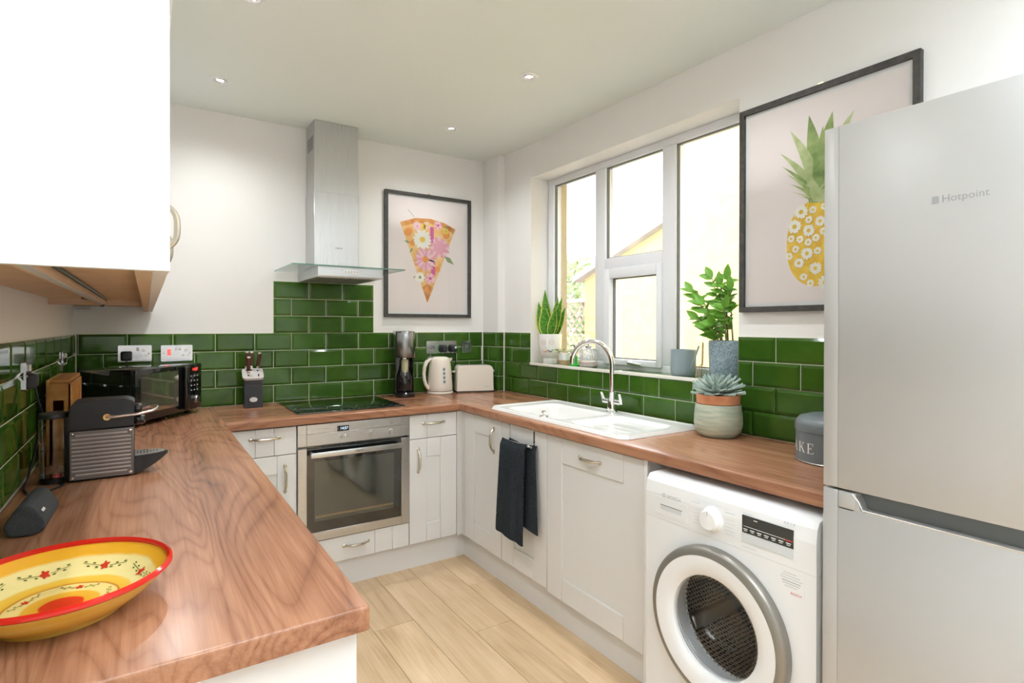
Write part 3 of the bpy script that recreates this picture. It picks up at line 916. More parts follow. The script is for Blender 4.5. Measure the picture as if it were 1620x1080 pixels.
# ---------------------------------------------------------------- hob and oven
hb = thing('ceramic_hob', 'black glass hob set into the walnut worktop under the extractor', 'hob', (1.228, -.30, ZW))
part('glass_top', B().box((.937, -.552, ZW + .0004), (1.520, -.046, ZW + .0056), .0018, 2), 'blackglass', hb)
b = B()
for k in range(4): b.box((1.17 + k * .03, -.530, ZW + .0056), (1.176 + k * .03, -.526, ZW + .0059))
part('touch_marks', b, 'textg', hb)

ov = thing('built_in_oven', 'stainless steel built-in oven with dark glass door under the hob', 'oven', (1.222, -.3, .272))
OX0, OX1, OZ0, OZ1, OY = .925, 1.519, .2745, .868, -.606
part('body', B().box((OX0 + .016, OY + .03, .2735), (OX1 - .016, -.04, OZ1 - .002)), 'fridged', ov)
pn = part('control_panel', B().box((OX0, OY, .760), (.968, OY + .03, OZ1), .001, 1).box((1.4735, OY, .760), (OX1, OY + .03, OZ1), .001, 1).box((.9685, OY - .001, .821), (1.473, OY + .03, OZ1), .001, 1).box((.9685, OY - .001, .760), (1.473, OY + .03, .8203), .001, 1), 'steel', ov)
part('display', B().box((1.121, OY - .0016, .822), (1.181, OY, .850)), 'blackglass', pn)
part('display_digits', text_into(B(), '14:57', .019, BACKP(1.156, OY - .0018, .8355)), 'led', pn, label='lit clock digits')
for kx in (1.137, 1.166):
    part('button', B().cyl((kx, OY - .001, .794), (kx, OY - .010, .794), .009, 20, .0085), 'chrome', pn)
for kx in (1.303, 1.415):
    part('knob', B().cyl((kx, OY - .001, .792), (kx, OY - .014, .792), .017, 28, .0155).box((kx - .0035, OY - .014, .778), (kx + .0035, OY - .020, .806), .002), 'steel', pn)
    sb = B()
    for a in range(0, 360, 45):
        sb.box((kx + .026 * math.cos(R(a)) - .0012, OY - .0016, .792 + .026 * math.sin(R(a)) - .0012), (kx + .026 * math.cos(R(a)) + .0012, OY - .001, .792 + .026 * math.sin(R(a)) + .0012))
    part('knob_marking', sb, 'textg', pn)
part('heat_symbol', B().box((1.407, OY - .0016, .834), (1.423, OY - .001, .846)).box((1.296, OY - .0016, .834), (1.310, OY - .001, .836)), 'textg', pn)
part('vent_gap', B().box((OX0 + .004, OY + .012, .735), (OX1 - .004, OY + .03, .760)), 'blackglass', ov)
dr = part('door', B().box((OX0, OY - .004, OZ0), (.9685, OY + .029, .748), .0015, 1).box((1.4725, OY - .004, OZ0), (OX1, OY + .029, .748), .0015, 1).box((.9685, OY - .004, OZ0), (1.4725, OY + .029, .318), .0015, 1), 'steel', ov)
part('door_glass', B().box((.969, OY + .001, .3185), (1.472, OY + .029, .747)), 'blackglass', dr)
part('viewing_window', B().box((1.006, OY - .0002, .372), (1.430, OY + .001, .676)), 'ovenglass', dr)
rk = B()
for zz in (.392, .398):
    rk.box((1.012, OY - .0005, zz), (1.424, OY - .0002, zz + .0012))
part('oven_shelf_line', rk, 'gold', dr)
hd = part('handle', B().box((.979, OY - .048, .705), (1.470, OY - .036, .732), .004, 2).box((.985, OY - .037, .710), (1.000, OY, .726)).box((1.450, OY - .037, .710), (1.465, OY, .726)), 'steel', dr)
part('brand_lettering', text_into(B(), 'NEFF', .014, BACKP(1.2245, OY - .0483, .7185), sx=1.4), 'textd', hd)

# ---------------------------------------------------------------- extractor hood
hx = 1.2355
hd = thing('extractor_hood', 'stainless steel chimney hood with flat glass canopy above the hob', 'extractor hood', (hx, -.2, 1.63))
part('chimney', B().box((hx - .128, .003, 2.148), (hx + .128, -.192, H - .001), .002, 1), 'steelv', hd, label='upper chimney section')
lo = part('chimney', B().box((hx - .131, .003, 1.698), (hx + .131, -.196, 2.150), .002, 1), 'steelv', hd, label='lower chimney section')
part('brand_lettering', text_into(B(), 'NEFF', .014, BACKP(hx + .013, -.1962, 1.826), sx=1.4), 'textd', lo)
vb = B()
for k in range(7):
    vb.box((hx - .1286, -.04 - k * .019, 2.40), (hx - .1278, -.048 - k * .019, 2.48))
part('side_vent', vb, 'fridged', hd)
gl = B().box((hx - .309, .001, 1.6885), (hx + .309, -.486, 1.6945))
part('glass_canopy', gl, 'hoodglass', hd)
part('glass_edge', B().box((hx - .309, -.486, 1.6884), (hx + .309, -.4868, 1.6946)).box((hx - .3098, .001, 1.6884), (hx - .309, -.4868, 1.6946)).box((hx + .309, .001, 1.6884), (hx + .3098, -.4868, 1.6946)), 'edge', hd, label='green glass edge')
part('collar', B().box((hx - .145, .002, 1.6948), (hx + .145, -.21, 1.6985), .001, 1), 'steel', hd)
T = frameM((0, 0, 0), (1, 0, 0), (0, 1, 0), (0, 0, 1))
bd = B()
x0, x1 = hx - .178, hx + .178
loft(bd, [[(x0, -.03, 1.632), (x1, -.03, 1.632), (x1, -.470, 1.632), (x0, -.470, 1.632)], [(x0, -.004, 1.640), (x1, -.004, 1.640), (x1, -.472, 1.640), (x0, -.472, 1.640)], [(x0, -.004, 1.688), (x1, -.004, 1.688), (x1, -.472, 1.688), (x0, -.472, 1.688)]])
for p_ in bd.bm.faces: p_.smooth = False
body = part('body', bd, 'steel', hd)
for k in range(2):
    fx0 = x0 + .015 + k * .165
    f_ = part('filter', B().box((fx0, -.04, 1.6295), (fx0 + .16, -.455, 1.632)), 'silver', hd)
    fb = B()
    for j in range(9):
        fb.box((fx0 + .008, -.06 - j * .042, 1.6288), (fx0 + .152, -.085 - j * .042, 1.6295))
    part('filter_mesh', fb, 'fridged', f_)
bt = part('button_plate', B().box((hx - .04, -.4725, 1.656), (hx + .042, -.4735, 1.673)), 'white', body)
for k in range(5):
    part('button', B().box((hx - .036 + k * .016, -.4734, 1.659), (hx - .025 + k * .016, -.4745, 1.670), .001, 1), 'silver', bt)

# ---------------------------------------------------------------- fridge freezer
FX, FY0, FY1, FZ = 1.750, -2.756, -3.356, 1.872
fr = thing('fridge_freezer', 'tall silver fridge freezer standing at the end of the worktop', 'fridge', (2.07, -3.05, 0))
part('cabinet', B().box((FX + .062, FY0 - .003, .03), (W - .01, FY1 + .003, FZ - .004), .003, 1), 'fridge', fr)
for ly in (FY0 - .06, FY1 + .06):
    for lx in (FX + .12, W - .1):
        part('foot', B().lathe([(.02, 0), (.02, .03)], 12, (lx, ly, 0)), 'black', fr)
du = B().box((FX, FY0 - .036, .9635), (FX + .058, FY1, FZ), .0015, 2)
du.box((FX + .0008, FY0, .9635), (FX + .058, FY0 - .0357, FZ), .0015, 2)
du = part('upper_door', du, 'fridge', fr)
lb = B().box((FX + .0008, FY0, .05), (FX + .058, FY0 - .0357, .9575), .0015, 2)
lb.box((FX, FY0 - .036, .05), (FX + .058, FY1, .918), .0015, 2)
lb.box((FX, FY0 - .036, .91), (FX + .058, FY0 - .078, .9575), .004, 2); lb.box((FX, FY1 + .078, .91), (FX + .058, FY1, .9575), .004, 2)
lb.prism([(0, 0), (.014, 0), (0, .036)], 0, .05, frameM((FX + .001, FY0 - .077, .917), (0, -1, 0), (0, 0, 1), (1, 0, 0)))
ld = part('lower_door', lb, 'fridge', fr)
part('handle_recess', B().box((FX + .036, FY0 - .078, .917), (FX + .055, FY1 + .078, .9575)), 'fridged', ld)
part('handle_lip', B().tube([(FX + .002, FY0 - .07, .955), (FX + .002, FY0 - .084, .940), (FX + .002, FY0 - .094, .920), (FX + .002, FY1 + .09, .920)], .0025, 6), 'chrome', ld)
part('seal', B().box((FX + .058, FY0 - .01, .06), (FX + .062, FY1 + .01, FZ - .01)), 'fridged', fr)
tb = text_into(B(), 'Hotpoint', .0225, RIGHTP(FX - .0001, -3.008, 1.6475), align='LEFT')
tb.prism(rrect(.013, .015, .002, 2), 0, .0006, RIGHTP(FX, -2.997, 1.648))
part('brand_lettering', tb, pmat('pale_grey_print', (.33, .34, .35), .5), du)

# ---------------------------------------------------------------- washing machine
wmx, wy0, wy1, wz = 1.778, -2.126, -2.7255, .850
wm = thing('washing_machine', 'white front-loading washing machine under the walnut worktop', 'washing machine', (2.05, -2.425, 0))
DC = (-2.420, .440); DR = .178
b = B()
b.box((1.83, wy0, .03), (2.37, wy0 - .006, wz)); b.box((1.83, wy1 + .006, .03), (2.37, wy1, wz)); b.box((1.83, wy0 - .006, .03), (2.37, wy1 + .006, .036)); b.box((2.364, wy0 - .006, .036), (2.37, wy1 + .006, wz)); b.box((1.83, wy0 - .006, wz - .006), (2.364, wy1 + .006, wz))
part('casing', b, 'wm', wm)
part('top_lid', B().box((wmx + .022, wy0, wz - .022), (2.37, wy1, wz + .001), .004, 2), 'wm', wm)
for ly in (wy0 - .06, wy1 + .06):
    for lx in (1.9, 2.3):
        part('foot', B().lathe([(.022, 0), (.022, .015), (.012, .018), (.012, .032)], 12, (lx, ly, 0)), 'black', wm)
# front with a round opening
n = 72; ring, outer = [], []
T = RIGHTP(wmx, 0, 0)
cu, cv = -DC[0], DC[1]
uL, uR, vB, vT = -wy0, -wy1, .035, .7038
for i in range(n):
    a = 2 * math.pi * i / n; ca, sa = math.cos(a), math.sin(a)
    tt = min([((uR - cu) / ca) if ca > 1e-9 else 9, ((uL - cu) / ca) if ca < -1e-9 else 9, ((vT - cv) / sa) if sa > 1e-9 else 9, ((vB - cv) / sa) if sa < -1e-9 else 9])
    ring.append((cu + DR * ca, cv + DR * sa)); outer.append((cu + tt * ca, cv + tt * sa))
for tgt in ((uL, vB), (uR, vB), (uR, vT), (uL, vT)):
    k = min(range(n), key=lambda i: (outer[i][0] - tgt[0]) ** 2 + (outer[i][1] - tgt[1]) ** 2); outer[k] = tgt
b = B()
P3 = lambda lst, h: [T @ Vector((u, v, h)) for u, v in lst]
b.sheet([P3(outer, -.055), P3(outer, 0), P3(ring, 0), P3(ring, -.06)], False, True)
part('front_panel', b, 'wm', wm)
# control fascia: side profile leaning back towards the top
pf = [(0, .7045), (.0, .705), (-.004, .80), (.006, .838), (.022, .849), (.06, .849), (.06, .7045)]
b = B()
pf = [(wmx + 0, .7045), (wmx - .002, .79), (wmx + .004, .828), (wmx + .014, .845), (wmx + .026, .8495), (wmx + .06, .8495), (wmx + .06, .7045)]
b.prism(pf, -.5997, 0, frameM((0, wy0, 0), (1, 0, 0), (0, 0, 1), (0, -1, 0)) @ Matrix.Diagonal((1, 1, -1, 1)), False)
fa = part('control_fascia', b, 'wm', wm)
FXX = wmx - .0006
dw = part('detergent_drawer', B().prism(rrect(.150, .060, .004, 2), 0, .0035, RIGHTP(FXX + .001, -2.231, .752)), 'wm', wm)
part('drawer_grip', B().prism(rrect(.088, .016, .003, 2), 0, .0008, RIGHTP(FXX - .0025, -2.238, .749)), 'wmgrey', dw)
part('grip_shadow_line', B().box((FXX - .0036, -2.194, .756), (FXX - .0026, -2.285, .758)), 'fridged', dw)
bl = text_into(B(), 'BOSCH', .0165, RIGHTP(FXX - .0012, -2.2225, .789), align='LEFT', sx=1.05)
bl.lathe([(.0068, 0), (.0085, 0)], 24, (FXX - .0016, -2.208, .789), RIGHTP(0, 0, 0), cap=False)
bl.box((FXX - .0018, -2.2065, .785), (FXX - .0014, -2.2095, .793))
part('brand_lettering', bl, 'textg', fa)
kn = part('program_knob', B().lathe([(.040, -.002), (.038, .004), (.034, .006), (.032, .022), (.028, .026), (.0001, .027)], 40, (FXX - .001, -2.402, .7645), RIGHTP(0, 0, 0).to_3x3().to_4x4()), 'white', wm)
part('pointer_line', B().box((FXX - .0225, -2.4015, .779), (FXX - .0275, -2.4025, .794)), 'textd', kn)
pb = B()
for k in range(7):
    z_ = .800 - k * .011
    pb.box((FXX - .0012, -2.325 - .012 * abs(math.sin(k)), z_), (FXX - .0008, -2.356, z_ + .0022)); pb.box((FXX - .0012, -2.447, z_), (FXX - .0008, -2.472 - .010 * abs(math.cos(k * 2)), z_ + .0022))
pb.box((FXX - .0012, -2.335, .8115), (FXX - .0008, -2.47, .8125))
part('program_markings', pb, 'wmgrey', fa)
ds = part('display_panel', B().box((FXX - .0022, -2.507, .7585), (FXX, -2.664, .810)), 'blackglass', wm)
part('button_strip', B().box((FXX - .0020, -2.505, .731), (FXX, -2.662, .757)), 'wmgrey', wm)
sb = B(); sb.box((FXX - .0026, -2.512, .7775), (FXX - .0023, -2.645, .7787)); sb.box((FXX - .0026, -2.545, .801), (FXX - .0023, -2.556, .8030))
for k in range(7):
    sb.box((FXX - .0026, -2.511 - k * .022, .769), (FXX - .0023, -2.525 - k * .022, .7712)); sb.box((FXX - .0026, -2.513 - k * .022, .764), (FXX - .0023, -2.523 - k * .022, .7658))
part('button_markings', sb, 'textw', ds)
part('start_marking', B().box((FXX - .0027, -2.640, .7765), (FXX - .0023, -2.662, .7792)), 'red', ds)
sb = B()
for k in range(4): sb.box((FXX - .0005, -2.636 - k * .009, .822), (FXX + .0008, -2.640 - k * .009, .828))
sb.box((FXX - .0012, -2.507, .8155), (FXX - .0008, -2.54, .8170)); sb.box((FXX - .0012, -2.507, .7155), (FXX - .0008, -2.552, .7175))
part('fascia_markings', sb, 'wmgrey', fa)
st = part('guarantee_sticker', B().box((wmx - .0004, -2.622, .628), (wmx, -2.694, .692)), 'wm', wm)
sb = B()
for k, (a, c, h_) in enumerate(((-2.635, -2.672, .0014), (-2.628, -2.686, .0014), (-2.626, -2.690, .0014), (-2.630, -2.686, .0030), (-2.632, -2.684, .0020), (-2.638, -2.678, .0014))):
    z_ = .688 - k * .0072
    n_ = int((a - c) / .0045)
    for i in range(n_):
        sb.box((wmx - .0007, a - i * .0045, z_ - h_), (wmx - .0004, a - i * .0045 - .0033, z_))
part('sticker_small_print', sb, 'textg', st)
part('sticker_brand', text_into(B(), 'BOSCH', .0095, RIGHTP(wmx - .0004, -2.671, .635)), 'red', st)
# door
To = frameM((wmx - .001, DC[0], DC[1]), (0, -1, 0), (0, 0, 1), (-1, 0, 0))
door = part('door_ring', B().lathe([(.2405, .000), (.2415, .016), (.2390, .026), (.2335, .0315), (.2165, .0365), (.2145, .0365)], 96, (0, 0, 0), To, cap=False), 'wmring', wm, label='silver outer door ring')
part('inner_ring', B().lathe([(.2145, .0362), (.205, .0362), (.180, .034), (.160, .029), (.152, .022), (.150, .004)], 96, (0, 0, 0), To, cap=False), 'wm', door, label='white inner door ring')
part('door_glass', B().lathe([(.1495, .010), (.1475, .014), (.138, .010), (.124, -.020), (.110, -.062), (.085, -.085), (.0001, -.092)], 72, (0, 0, 0), To, cap=False), 'tank', door)
part('seal', B().lathe([(.150, .006), (.160, -.004), (.168, -.03), (.176, -.06), (.178, -.075)], 72, (0, 0, 0), To, cap=False), 'wmgrey', wm)
m, nt, bs, L = nodes_of('perforated_drum_steel', .3)
bs.inputs['Metallic'].default_value = 0.6
vo = nt.nodes.new('ShaderNodeTexVoronoi'); vo.inputs['Scale'].default_value = 75; vo.inputs['Randomness'].default_value = .25
tc = nt.nodes.new('ShaderNodeTexCoord'); sp_ = nt.nodes.new('ShaderNodeSeparateXYZ'); L.new(tc.outputs['Object'], sp_.inputs[0])
an_ = math_n(nt, 'MULTIPLY', math_n(nt, 'ARCTAN2', math_n(nt, 'SUBTRACT', sp_.outputs[2], .44), math_n(nt, 'SUBTRACT', sp_.outputs[1], .005)), .24)
cb_ = nt.nodes.new('ShaderNodeCombineXYZ'); L.new(an_, cb_.inputs[0]); L.new(math_n(nt, 'ADD', sp_.outputs[0], math_n(nt, 'MULTIPLY', an_, .6)), cb_.inputs[1]); L.new(cb_.outputs[0], vo.inputs['Vector'])
rp = ramp(nt, [(.25, (.02, .018, .015)), (.42, (.75, .70, .62))]); L.new(vo.outputs['Distance'], rp.inputs[0]); L.new(rp.outputs[0], bs.inputs['Base Color'])
part('drum', B().lathe([(.172, -.065), (.235, -.075), (.240, -.10), (.240, -.40), (.225, -.42)], 64, (0, 0, 0), To, cap=False), m, wm, label='perforated steel drum')
m2, nt, bs, L = nodes_of('perforated_drum_back_steel', .3)
bs.inputs['Metallic'].default_value = 0.6
vo = nt.nodes.new('ShaderNodeTexVoronoi'); vo.inputs['Scale'].default_value = 75; vo.inputs['Randomness'].default_value = .25
tc = nt.nodes.new('ShaderNodeTexCoord'); sp_ = nt.nodes.new('ShaderNodeSeparateXYZ'); L.new(tc.outputs['Object'], sp_.inputs[0])
cb_ = nt.nodes.new('ShaderNodeCombineXYZ'); L.new(sp_.outputs[1], cb_.inputs[0]); L.new(sp_.outputs[2], cb_.inputs[1]); L.new(cb_.outputs[0], vo.inputs['Vector'])
rp = ramp(nt, [(.25, (.02, .018, .015)), (.42, (.75, .70, .62))]); L.new(vo.outputs['Distance'], rp.inputs[0]); L.new(rp.outputs[0], bs.inputs['Base Color'])
part('drum_back', B().lathe([(.225, -.42), (.12, -.43), (.10, -.405), (.0001, -.40)], 64, (0, 0, 0), To, cap=False), m2, wm)
for k in range(3):
    a = R(90 + 120 * k)
    T2 = To @ Matrix.Rotation(a, 4, 'Z')
    part('drum_paddle', B().box((.200, -.025, -.39), (.241, .025, -.11), .012, 3, M4=T2), 'silver', wm)

# ---------------------------------------------------------------- pictures
def picture(label, T, w, h, art):
    """T: plane at the wall, origin at the picture's middle, local z out of the wall"""
    t = thing('framed_print', label, 'picture', T.translation)
    f = .022; d = .024
    b = B()
    for a, c in (((-w / 2, -h / 2), (-w / 2 + f, h / 2)), ((w / 2 - f, -h / 2), (w / 2, h / 2)), ((-w / 2 + f, -h / 2), (w / 2 - f, -h / 2 + f)), ((-w / 2 + f, h / 2 - f), (w / 2 - f, h / 2))):
        b.box((a[0], a[1], .0), (c[0], c[1], d), M4=T)
    part('frame', b, 'frame', t)
    part('mount', B().box((-w / 2 + f, -h / 2 + f, .001), (w / 2 - f, h / 2 - f, .010), M4=T), 'paper', t)
    mg = .016
    part('backing_paper', B().box((-w / 2 + f + mg, -h / 2 + f + mg, .010), (w / 2 - f - mg, h / 2 - f - mg, .0103), M4=T), 'pink', t, label='pale pink printed ground')
    art(t, T)
    part('glazing', B().box((-w / 2 + f, -h / 2 + f, .016), (w / 2 - f, h / 2 - f, .0175), M4=T), 'picglass', t)
    part('hanger', B().prism([(-.016, 0), (.016, 0), (.009, .012), (-.009, .012)], .004, .007, T @ Matrix.Translation((0, h / 2, 0))), 'gold', t)
    return t

def flower(b, T, cx, cy, r, npet, h, mp, mc, rnd, cr=.28, two=False):
    for lay in range(2 if two else 1):
        rr_ = r * (1 - .35 * lay)
        for k in range(npet):
            a = 2 * math.pi * (k + .5 * lay) / npet + rnd.uniform(-.08, .08)
            L_ = rr_ * rnd.uniform(.88, 1.0); w_ = max(rr_ * 2.6 / npet, rr_ * .10)
            b.mat(mp[k % len(mp)] if lay == 0 else mp[-1])
            flat(b, ell(cx + math.cos(a) * L_ * .58, cy + math.sin(a) * L_ * .58, L_ * .42, w_, 10, a), T, h + .00012 * (k % 3) + .0004 * lay)
    b.mat(mc); flat(b, ell(cx, cy, r * cr, r * cr, 14), T, h + .0010)

def pizza_art(t, T):
    rnd = random.Random(4)
    mats = [noisy('print_toasted_crust', (.58, .22, .05), (.78, .42, .15), 22, .8), noisy('print_cheese', (.82, .44, .12), (.92, .66, .34), 18, .8),
            pmat('print_white_petal', (.90, .88, .80), .8), pmat('print_yellow', (.85, .62, .12), .8), pmat('print_pink_petal', (.82, .40, .52), .8),
            pmat('print_pale_pink', (.86, .60, .64), .8), pmat('print_orange', (.85, .36, .10), .8), pmat('print_leaf', (.30, .38, .20), .8), pmat('print_magenta', (.66, .12, .38), .8)]
    b = B(); h = .0106
    X = lambda x, z: (x - 1.9195, z - 1.8465)
    outline = [X(1.708, 2.062), X(1.905, 1.527), X(2.121, 2.050), X(2.03, 2.088), X(1.93, 2.105), X(1.82, 2.100)]
    b.mat(1); flat(b, outline, T, h)
    b.mat(0)
    flat(b, [X(1.708, 2.062), X(1.720, 2.032), X(1.82, 2.066), X(1.93, 2.072), X(2.03, 2.055), X(2.108, 2.018), X(2.121, 2.050), X(2.03, 2.088), X(1.93, 2.105), X(1.82, 2.100)], T, h + .0002)
    flat(b, [X(1.868, 1.63), X(1.905, 1.527), X(1.950, 1.63), X(1.91, 1.66)], T, h + .0002)
    for cx_, cz_, r_ in ((1.765, 2.00, .032), (1.80, 1.93, .025), (1.83, 1.80, .025), (2.05, 2.0, .028), (1.98, 1.76, .025), (1.90, 1.62, .02), (2.02, 1.86, .02)):
        b.mat(6); flat(b, ell(*X(cx_, cz_), r_, r_ * .8, 12, rnd.uniform(0, 3)), T, h + .0003)
    b.mat(8); flat(b, [X(1.925, 2.05), X(1.952, 2.05), X(1.965, 1.72), X(1.935, 1.70)], T, h + .0004)
    for (x0, z0, x1, z1) in ((2.03, 1.86, 2.110, 1.800), (1.78, 1.93, 1.735, 1.94), (1.80, 1.90, 1.775, 1.86), (1.84, 1.72, 1.80, 1.69), (2.03, 2.03, 2.07, 2.07)):
        b.mat(7); (ax, ay), (cx_, cy_) = X(x0, z0), X(x1, z1); dx, dy = cx_ - ax, cy_ - ay; nx_, ny_ = -dy * .18, dx * .18
        flat(b, [(ax, ay), (ax + dx * .5 + nx_, ay + dy * .5 + ny_), (cx_, cy_), (ax + dx * .5 - nx_, ay + dy * .5 - ny_)], T, h + .0005)
    b.mat(7); flat(b, [X(1.763, 2.150), X(1.765, 2.152), X(1.812, 2.106), X(1.809, 2.104)], T, h + .0005)
    flower(b, T, *X(1.998, 1.912), .082, 16, h + .0007, [5, 4], 4, rnd, .3, True)
    flower(b, T, *X(1.868, 1.957), .075, 15, h + .0020, [2], 3, rnd, .26)
    flower(b, T, *X(1.889, 1.824), .088, 22, h + .0034, [5, 4], 6, rnd, .26)
    for cx_, cz_, r_, mm, mc in ((1.927, 1.695, .042, [5, 4], 8), (1.850, 1.700, .040, [2], 7), (1.83, 2.045, .034, [5], 4), (1.90, 2.055, .032, [5, 3], 3), (1.985, 2.065, .034, [5, 4], 8), (1.875, 2.04, .026, [3], 6), (2.045, 2.03, .025, [3], 7)):
        flower(b, T, *X(cx_, cz_), r_, 11, h + .0010, mm, mc, rnd, .25)
    part('printed_picture', b, mats, t, label='printed pizza slice covered in flowers')
picture('framed print of a pizza slice with flowers on the far wall', BACKP(1.9195, EPS - .001, 1.8465), .642, .838, pizza_art)

def pine_art(t, T):
    rnd = random.Random(11)
    mats = [noisy('print_pineapple_yellow', (.82, .50, .04), (.92, .66, .08), 40, .8), pmat('print_white_petal', (.90, .88, .80), .8), pmat('print_daisy_eye', (.80, .55, .06), .8),
            noisy('print_green_leaf', (.17, .28, .08), (.40, .50, .20), 16, .8), noisy('print_pale_green_leaf', (.36, .46, .18), (.58, .64, .36), 16, .8)]
    b = B(); h = .0106
    cz = 1.8475
    body = []
    for k in range(40):
        a = 2 * math.pi * k / 40
        body.append((.126 * math.copysign(abs(math.cos(a)) ** .85, math.cos(a)), (1.683 - cz) + .163 * math.copysign(abs(math.sin(a)) ** .85, math.sin(a))))
    b.mat(0); flat(b, body, T, h)
    tips = [(-.04, 2.169, .030), (-.114, 2.132, .024), (.012, 2.113, .022), (-.155, 2.054, .022), (-.147, 2.0, .017), (-.128, 1.965, .015), (-.115, 1.925, .014), (-.118, 1.895, .013), (-.085, 1.87, .012), (-.05, 1.955, .022), (-.065, 1.915, .020), (-.03, 1.90, .022)]
    blades = []
    for i, (u, z_, w_) in enumerate(tips):
        blades.append((u, z_ - cz, w_)); blades.append((-u * 1.02 + .006, z_ - cz - .012 + .02 * math.sin(i * 2), w_))
    for i, (u, v, w_) in enumerate(blades):
        lev = i // 2
        bx, bz = u * .16, (1.835 + .012 * max(0, 4 - lev)) - cz
        pts_l, pts_r = [], []
        n_ = 8
        for k in range(n_ + 1):
            s_ = k / n_
            px = bx + (u - bx) * (s_ ** 1.35); pz = bz + (v - bz) * (s_ ** .85 if abs(u) < .08 else s_ ** .75)
            ww = w_ * math.sin(math.pi * min(1, .30 + .70 * s_)) * 1.05
            pts_l.append((px - ww, pz + ww * .25)); pts_r.append((px + ww, pz - ww * .25))
        b.mat(3 + (lev % 2)); flat(b, pts_l + pts_r[::-1], T, h + .0002 + .0002 * (lev + 1) + .00008 * (i % 2))
    placed = []
    tries = 0
    while len(placed) < 46 and tries < 4000:
        tries += 1
        u, v = rnd.uniform(-.118, .118), rnd.uniform(-.155, .155)
        r_ = rnd.choice((.029, .025, .021, .016))
        if (abs(u) / .118) ** 2.2 + (abs(v) / .155) ** 2.2 > 1: continue
        if any(math.hypot(u - a, v - c) < (r_ + e) * .98 for a, c, e in placed): continue
        placed.append((u, v, r_))
        flower(b, T, u, 1.683 - cz + v, r_, 12, h + .0030, [1], 2, rnd, .30)
    part('printed_picture', b, mats, t, label='printed pineapple made of daisies')
picture('framed print of a daisy pineapple hanging beside the fridge', RIGHTP(W + EPS - .001, -2.4045, 1.8475), .655, .840, pine_art)

# ---------------------------------------------------------------- ceiling downlights
spots = ((.597, -.461, 'ceiling downlight above the microwave corner'), (1.83, -1.323, 'ceiling downlight above the sink side of the floor'), (1.837, -.494, 'ceiling downlight nearest the framed pizza print'), (.618, -1.292, 'ceiling downlight beside the white wall cabinets'),
         (1.835, -2.14, 'ceiling downlight added out of view above the washing machine'), (.62, -2.14, 'ceiling downlight added out of view above the near end of the left worktop'))  # this pair is added out of view to even out the fill
for sx_, sy_, lb in spots:
    t = thing('downlight', 'small white recessed ' + lb, 'downlight', (sx_, sy_, H), group='recessed ceiling downlights')
    part('ring', B().lathe([(.046, 0), (.046, -.003), (.036, -.0055), (.034, -.003), (.031, -.0015)], 36, (0, 0, 0), cap=False), 'white', t, world=False)
    part('holder', B().lathe([(.031, -.0015), (.028, -.0045), (.020, -.0045), (.017, -.0015)], 32, (0, 0, 0), cap=False), 'chrome', t, world=False)
    part('bulb', B().lathe([(.017, -.0012), (.009, -.0018), (.0001, -.002)], 24, (0, 0, 0), cap=False), 'bulb', t, world=False)
    ld_ = bpy.data.lights.new('downlight_lamp', 'SPOT'); ld_.energy = 13; ld_.spot_size = R(150); ld_.spot_blend = 1.0; ld_.color = (.94, .975, 1.0); ld_.shadow_soft_size = .03
    lo_ = bpy.data.objects.new('downlight_lamp', ld_); COL.objects.link(lo_); lo_.parent = t; lo_.location = (0, 0, -.012)

# ---------------------------------------------------------------- sockets
def socket(T, w, label, gangs, neon=False, kind='socket', plate='plate'):
    t = thing('wall_socket', label, 'socket', T.translation)
    pl = part('plate', B().prism(rrect(w, .086, .005, 3), .0, .006, T), plate, t)
    for gx in gangs:
        hb_ = B()
        hb_.box((gx - .005, .010, .0060), (gx + .005, .020, .0066), M4=T)
        for sx_ in (-.011, .011): hb_.box((gx + sx_ - .006, -.016, .0060), (gx + sx_ + .006, -.008, .0066), M4=T)
        part('pin_holes', hb_, 'white', pl, label='white plug inlet')
        part('switch', B().box((gx * .35 - .006, .014, .006), (gx * .35 + .006, .032, .010), .0015, 1, M4=T), 'ledr' if neon and gx < 0 else 'white', pl)
    for sx_ in (-w / 2 + .013, w / 2 - .013):
        part('screw', B().lathe([(.004, 0), (.0035, .0012), (.0001, .0014)], 10, T @ Vector((sx_, -.001, .006)), T.to_3x3().to_4x4()), 'steel', pl)
    return t
TZ = -.0081 + EPS   # sits on the tile faces
TZ = 0.0
socket(BACKP(.245, TZ, 1.2225), .146, 'chrome double socket with a black plug above the microwave', (.036,))
t = socket(BACKP(.432, TZ, 1.2205), .146, 'chrome cooker switch plate with red rocker beside the double socket', (.040,))
part('red_rocker', B().box((-.044, -.012, .006), (-.027, .022, .011), .002, M4=BACKP(.432, 0, 1.2205)), 'ledr', t, label='red rocker switch')
part('neon', B().box((-.008, .014, .006), (.004, .034, .008), .001, 1, M4=BACKP(.432, 0, 1.2205)), 'white', t)
t = socket(BACKP(1.9425, TZ, 1.2215), .088, 'chrome single switched outlet left of the plugged double socket', ())
part('rocker', B().box((.006, -.012, .006), (.018, .012, .010), .002, M4=BACKP(1.9425, 0, 1.2215)), 'fridged', t)
part('dial_print', B().lathe([(.020, 0), (.0225, 0)], 24, BACKP(1.9425, 0, 1.2215) @ Vector((-.008, 0, .0063)), BACKP(0, 0, 0).to_3x3().to_4x4(), cap=False), 'textg', t)
socket(BACKP(2.0605, TZ, 1.2215), .146, 'chrome double socket holding the kettle and toaster plugs', ())
t = socket(BACKP(2.2115, TZ, 1.2205), .084, 'small square chrome plate with dark outlet near the corner boxing', ())
part('outlet', B().box((-.012, -.010, .006), (.012, .012, .009), .001, 1, M4=BACKP(2.2115, 0, 1.2205)), 'fridged', t)
t = socket(LEFTP(0, -1.360, 1.222), .088, 'chrome single socket on the left wall behind the coffee machine', ())
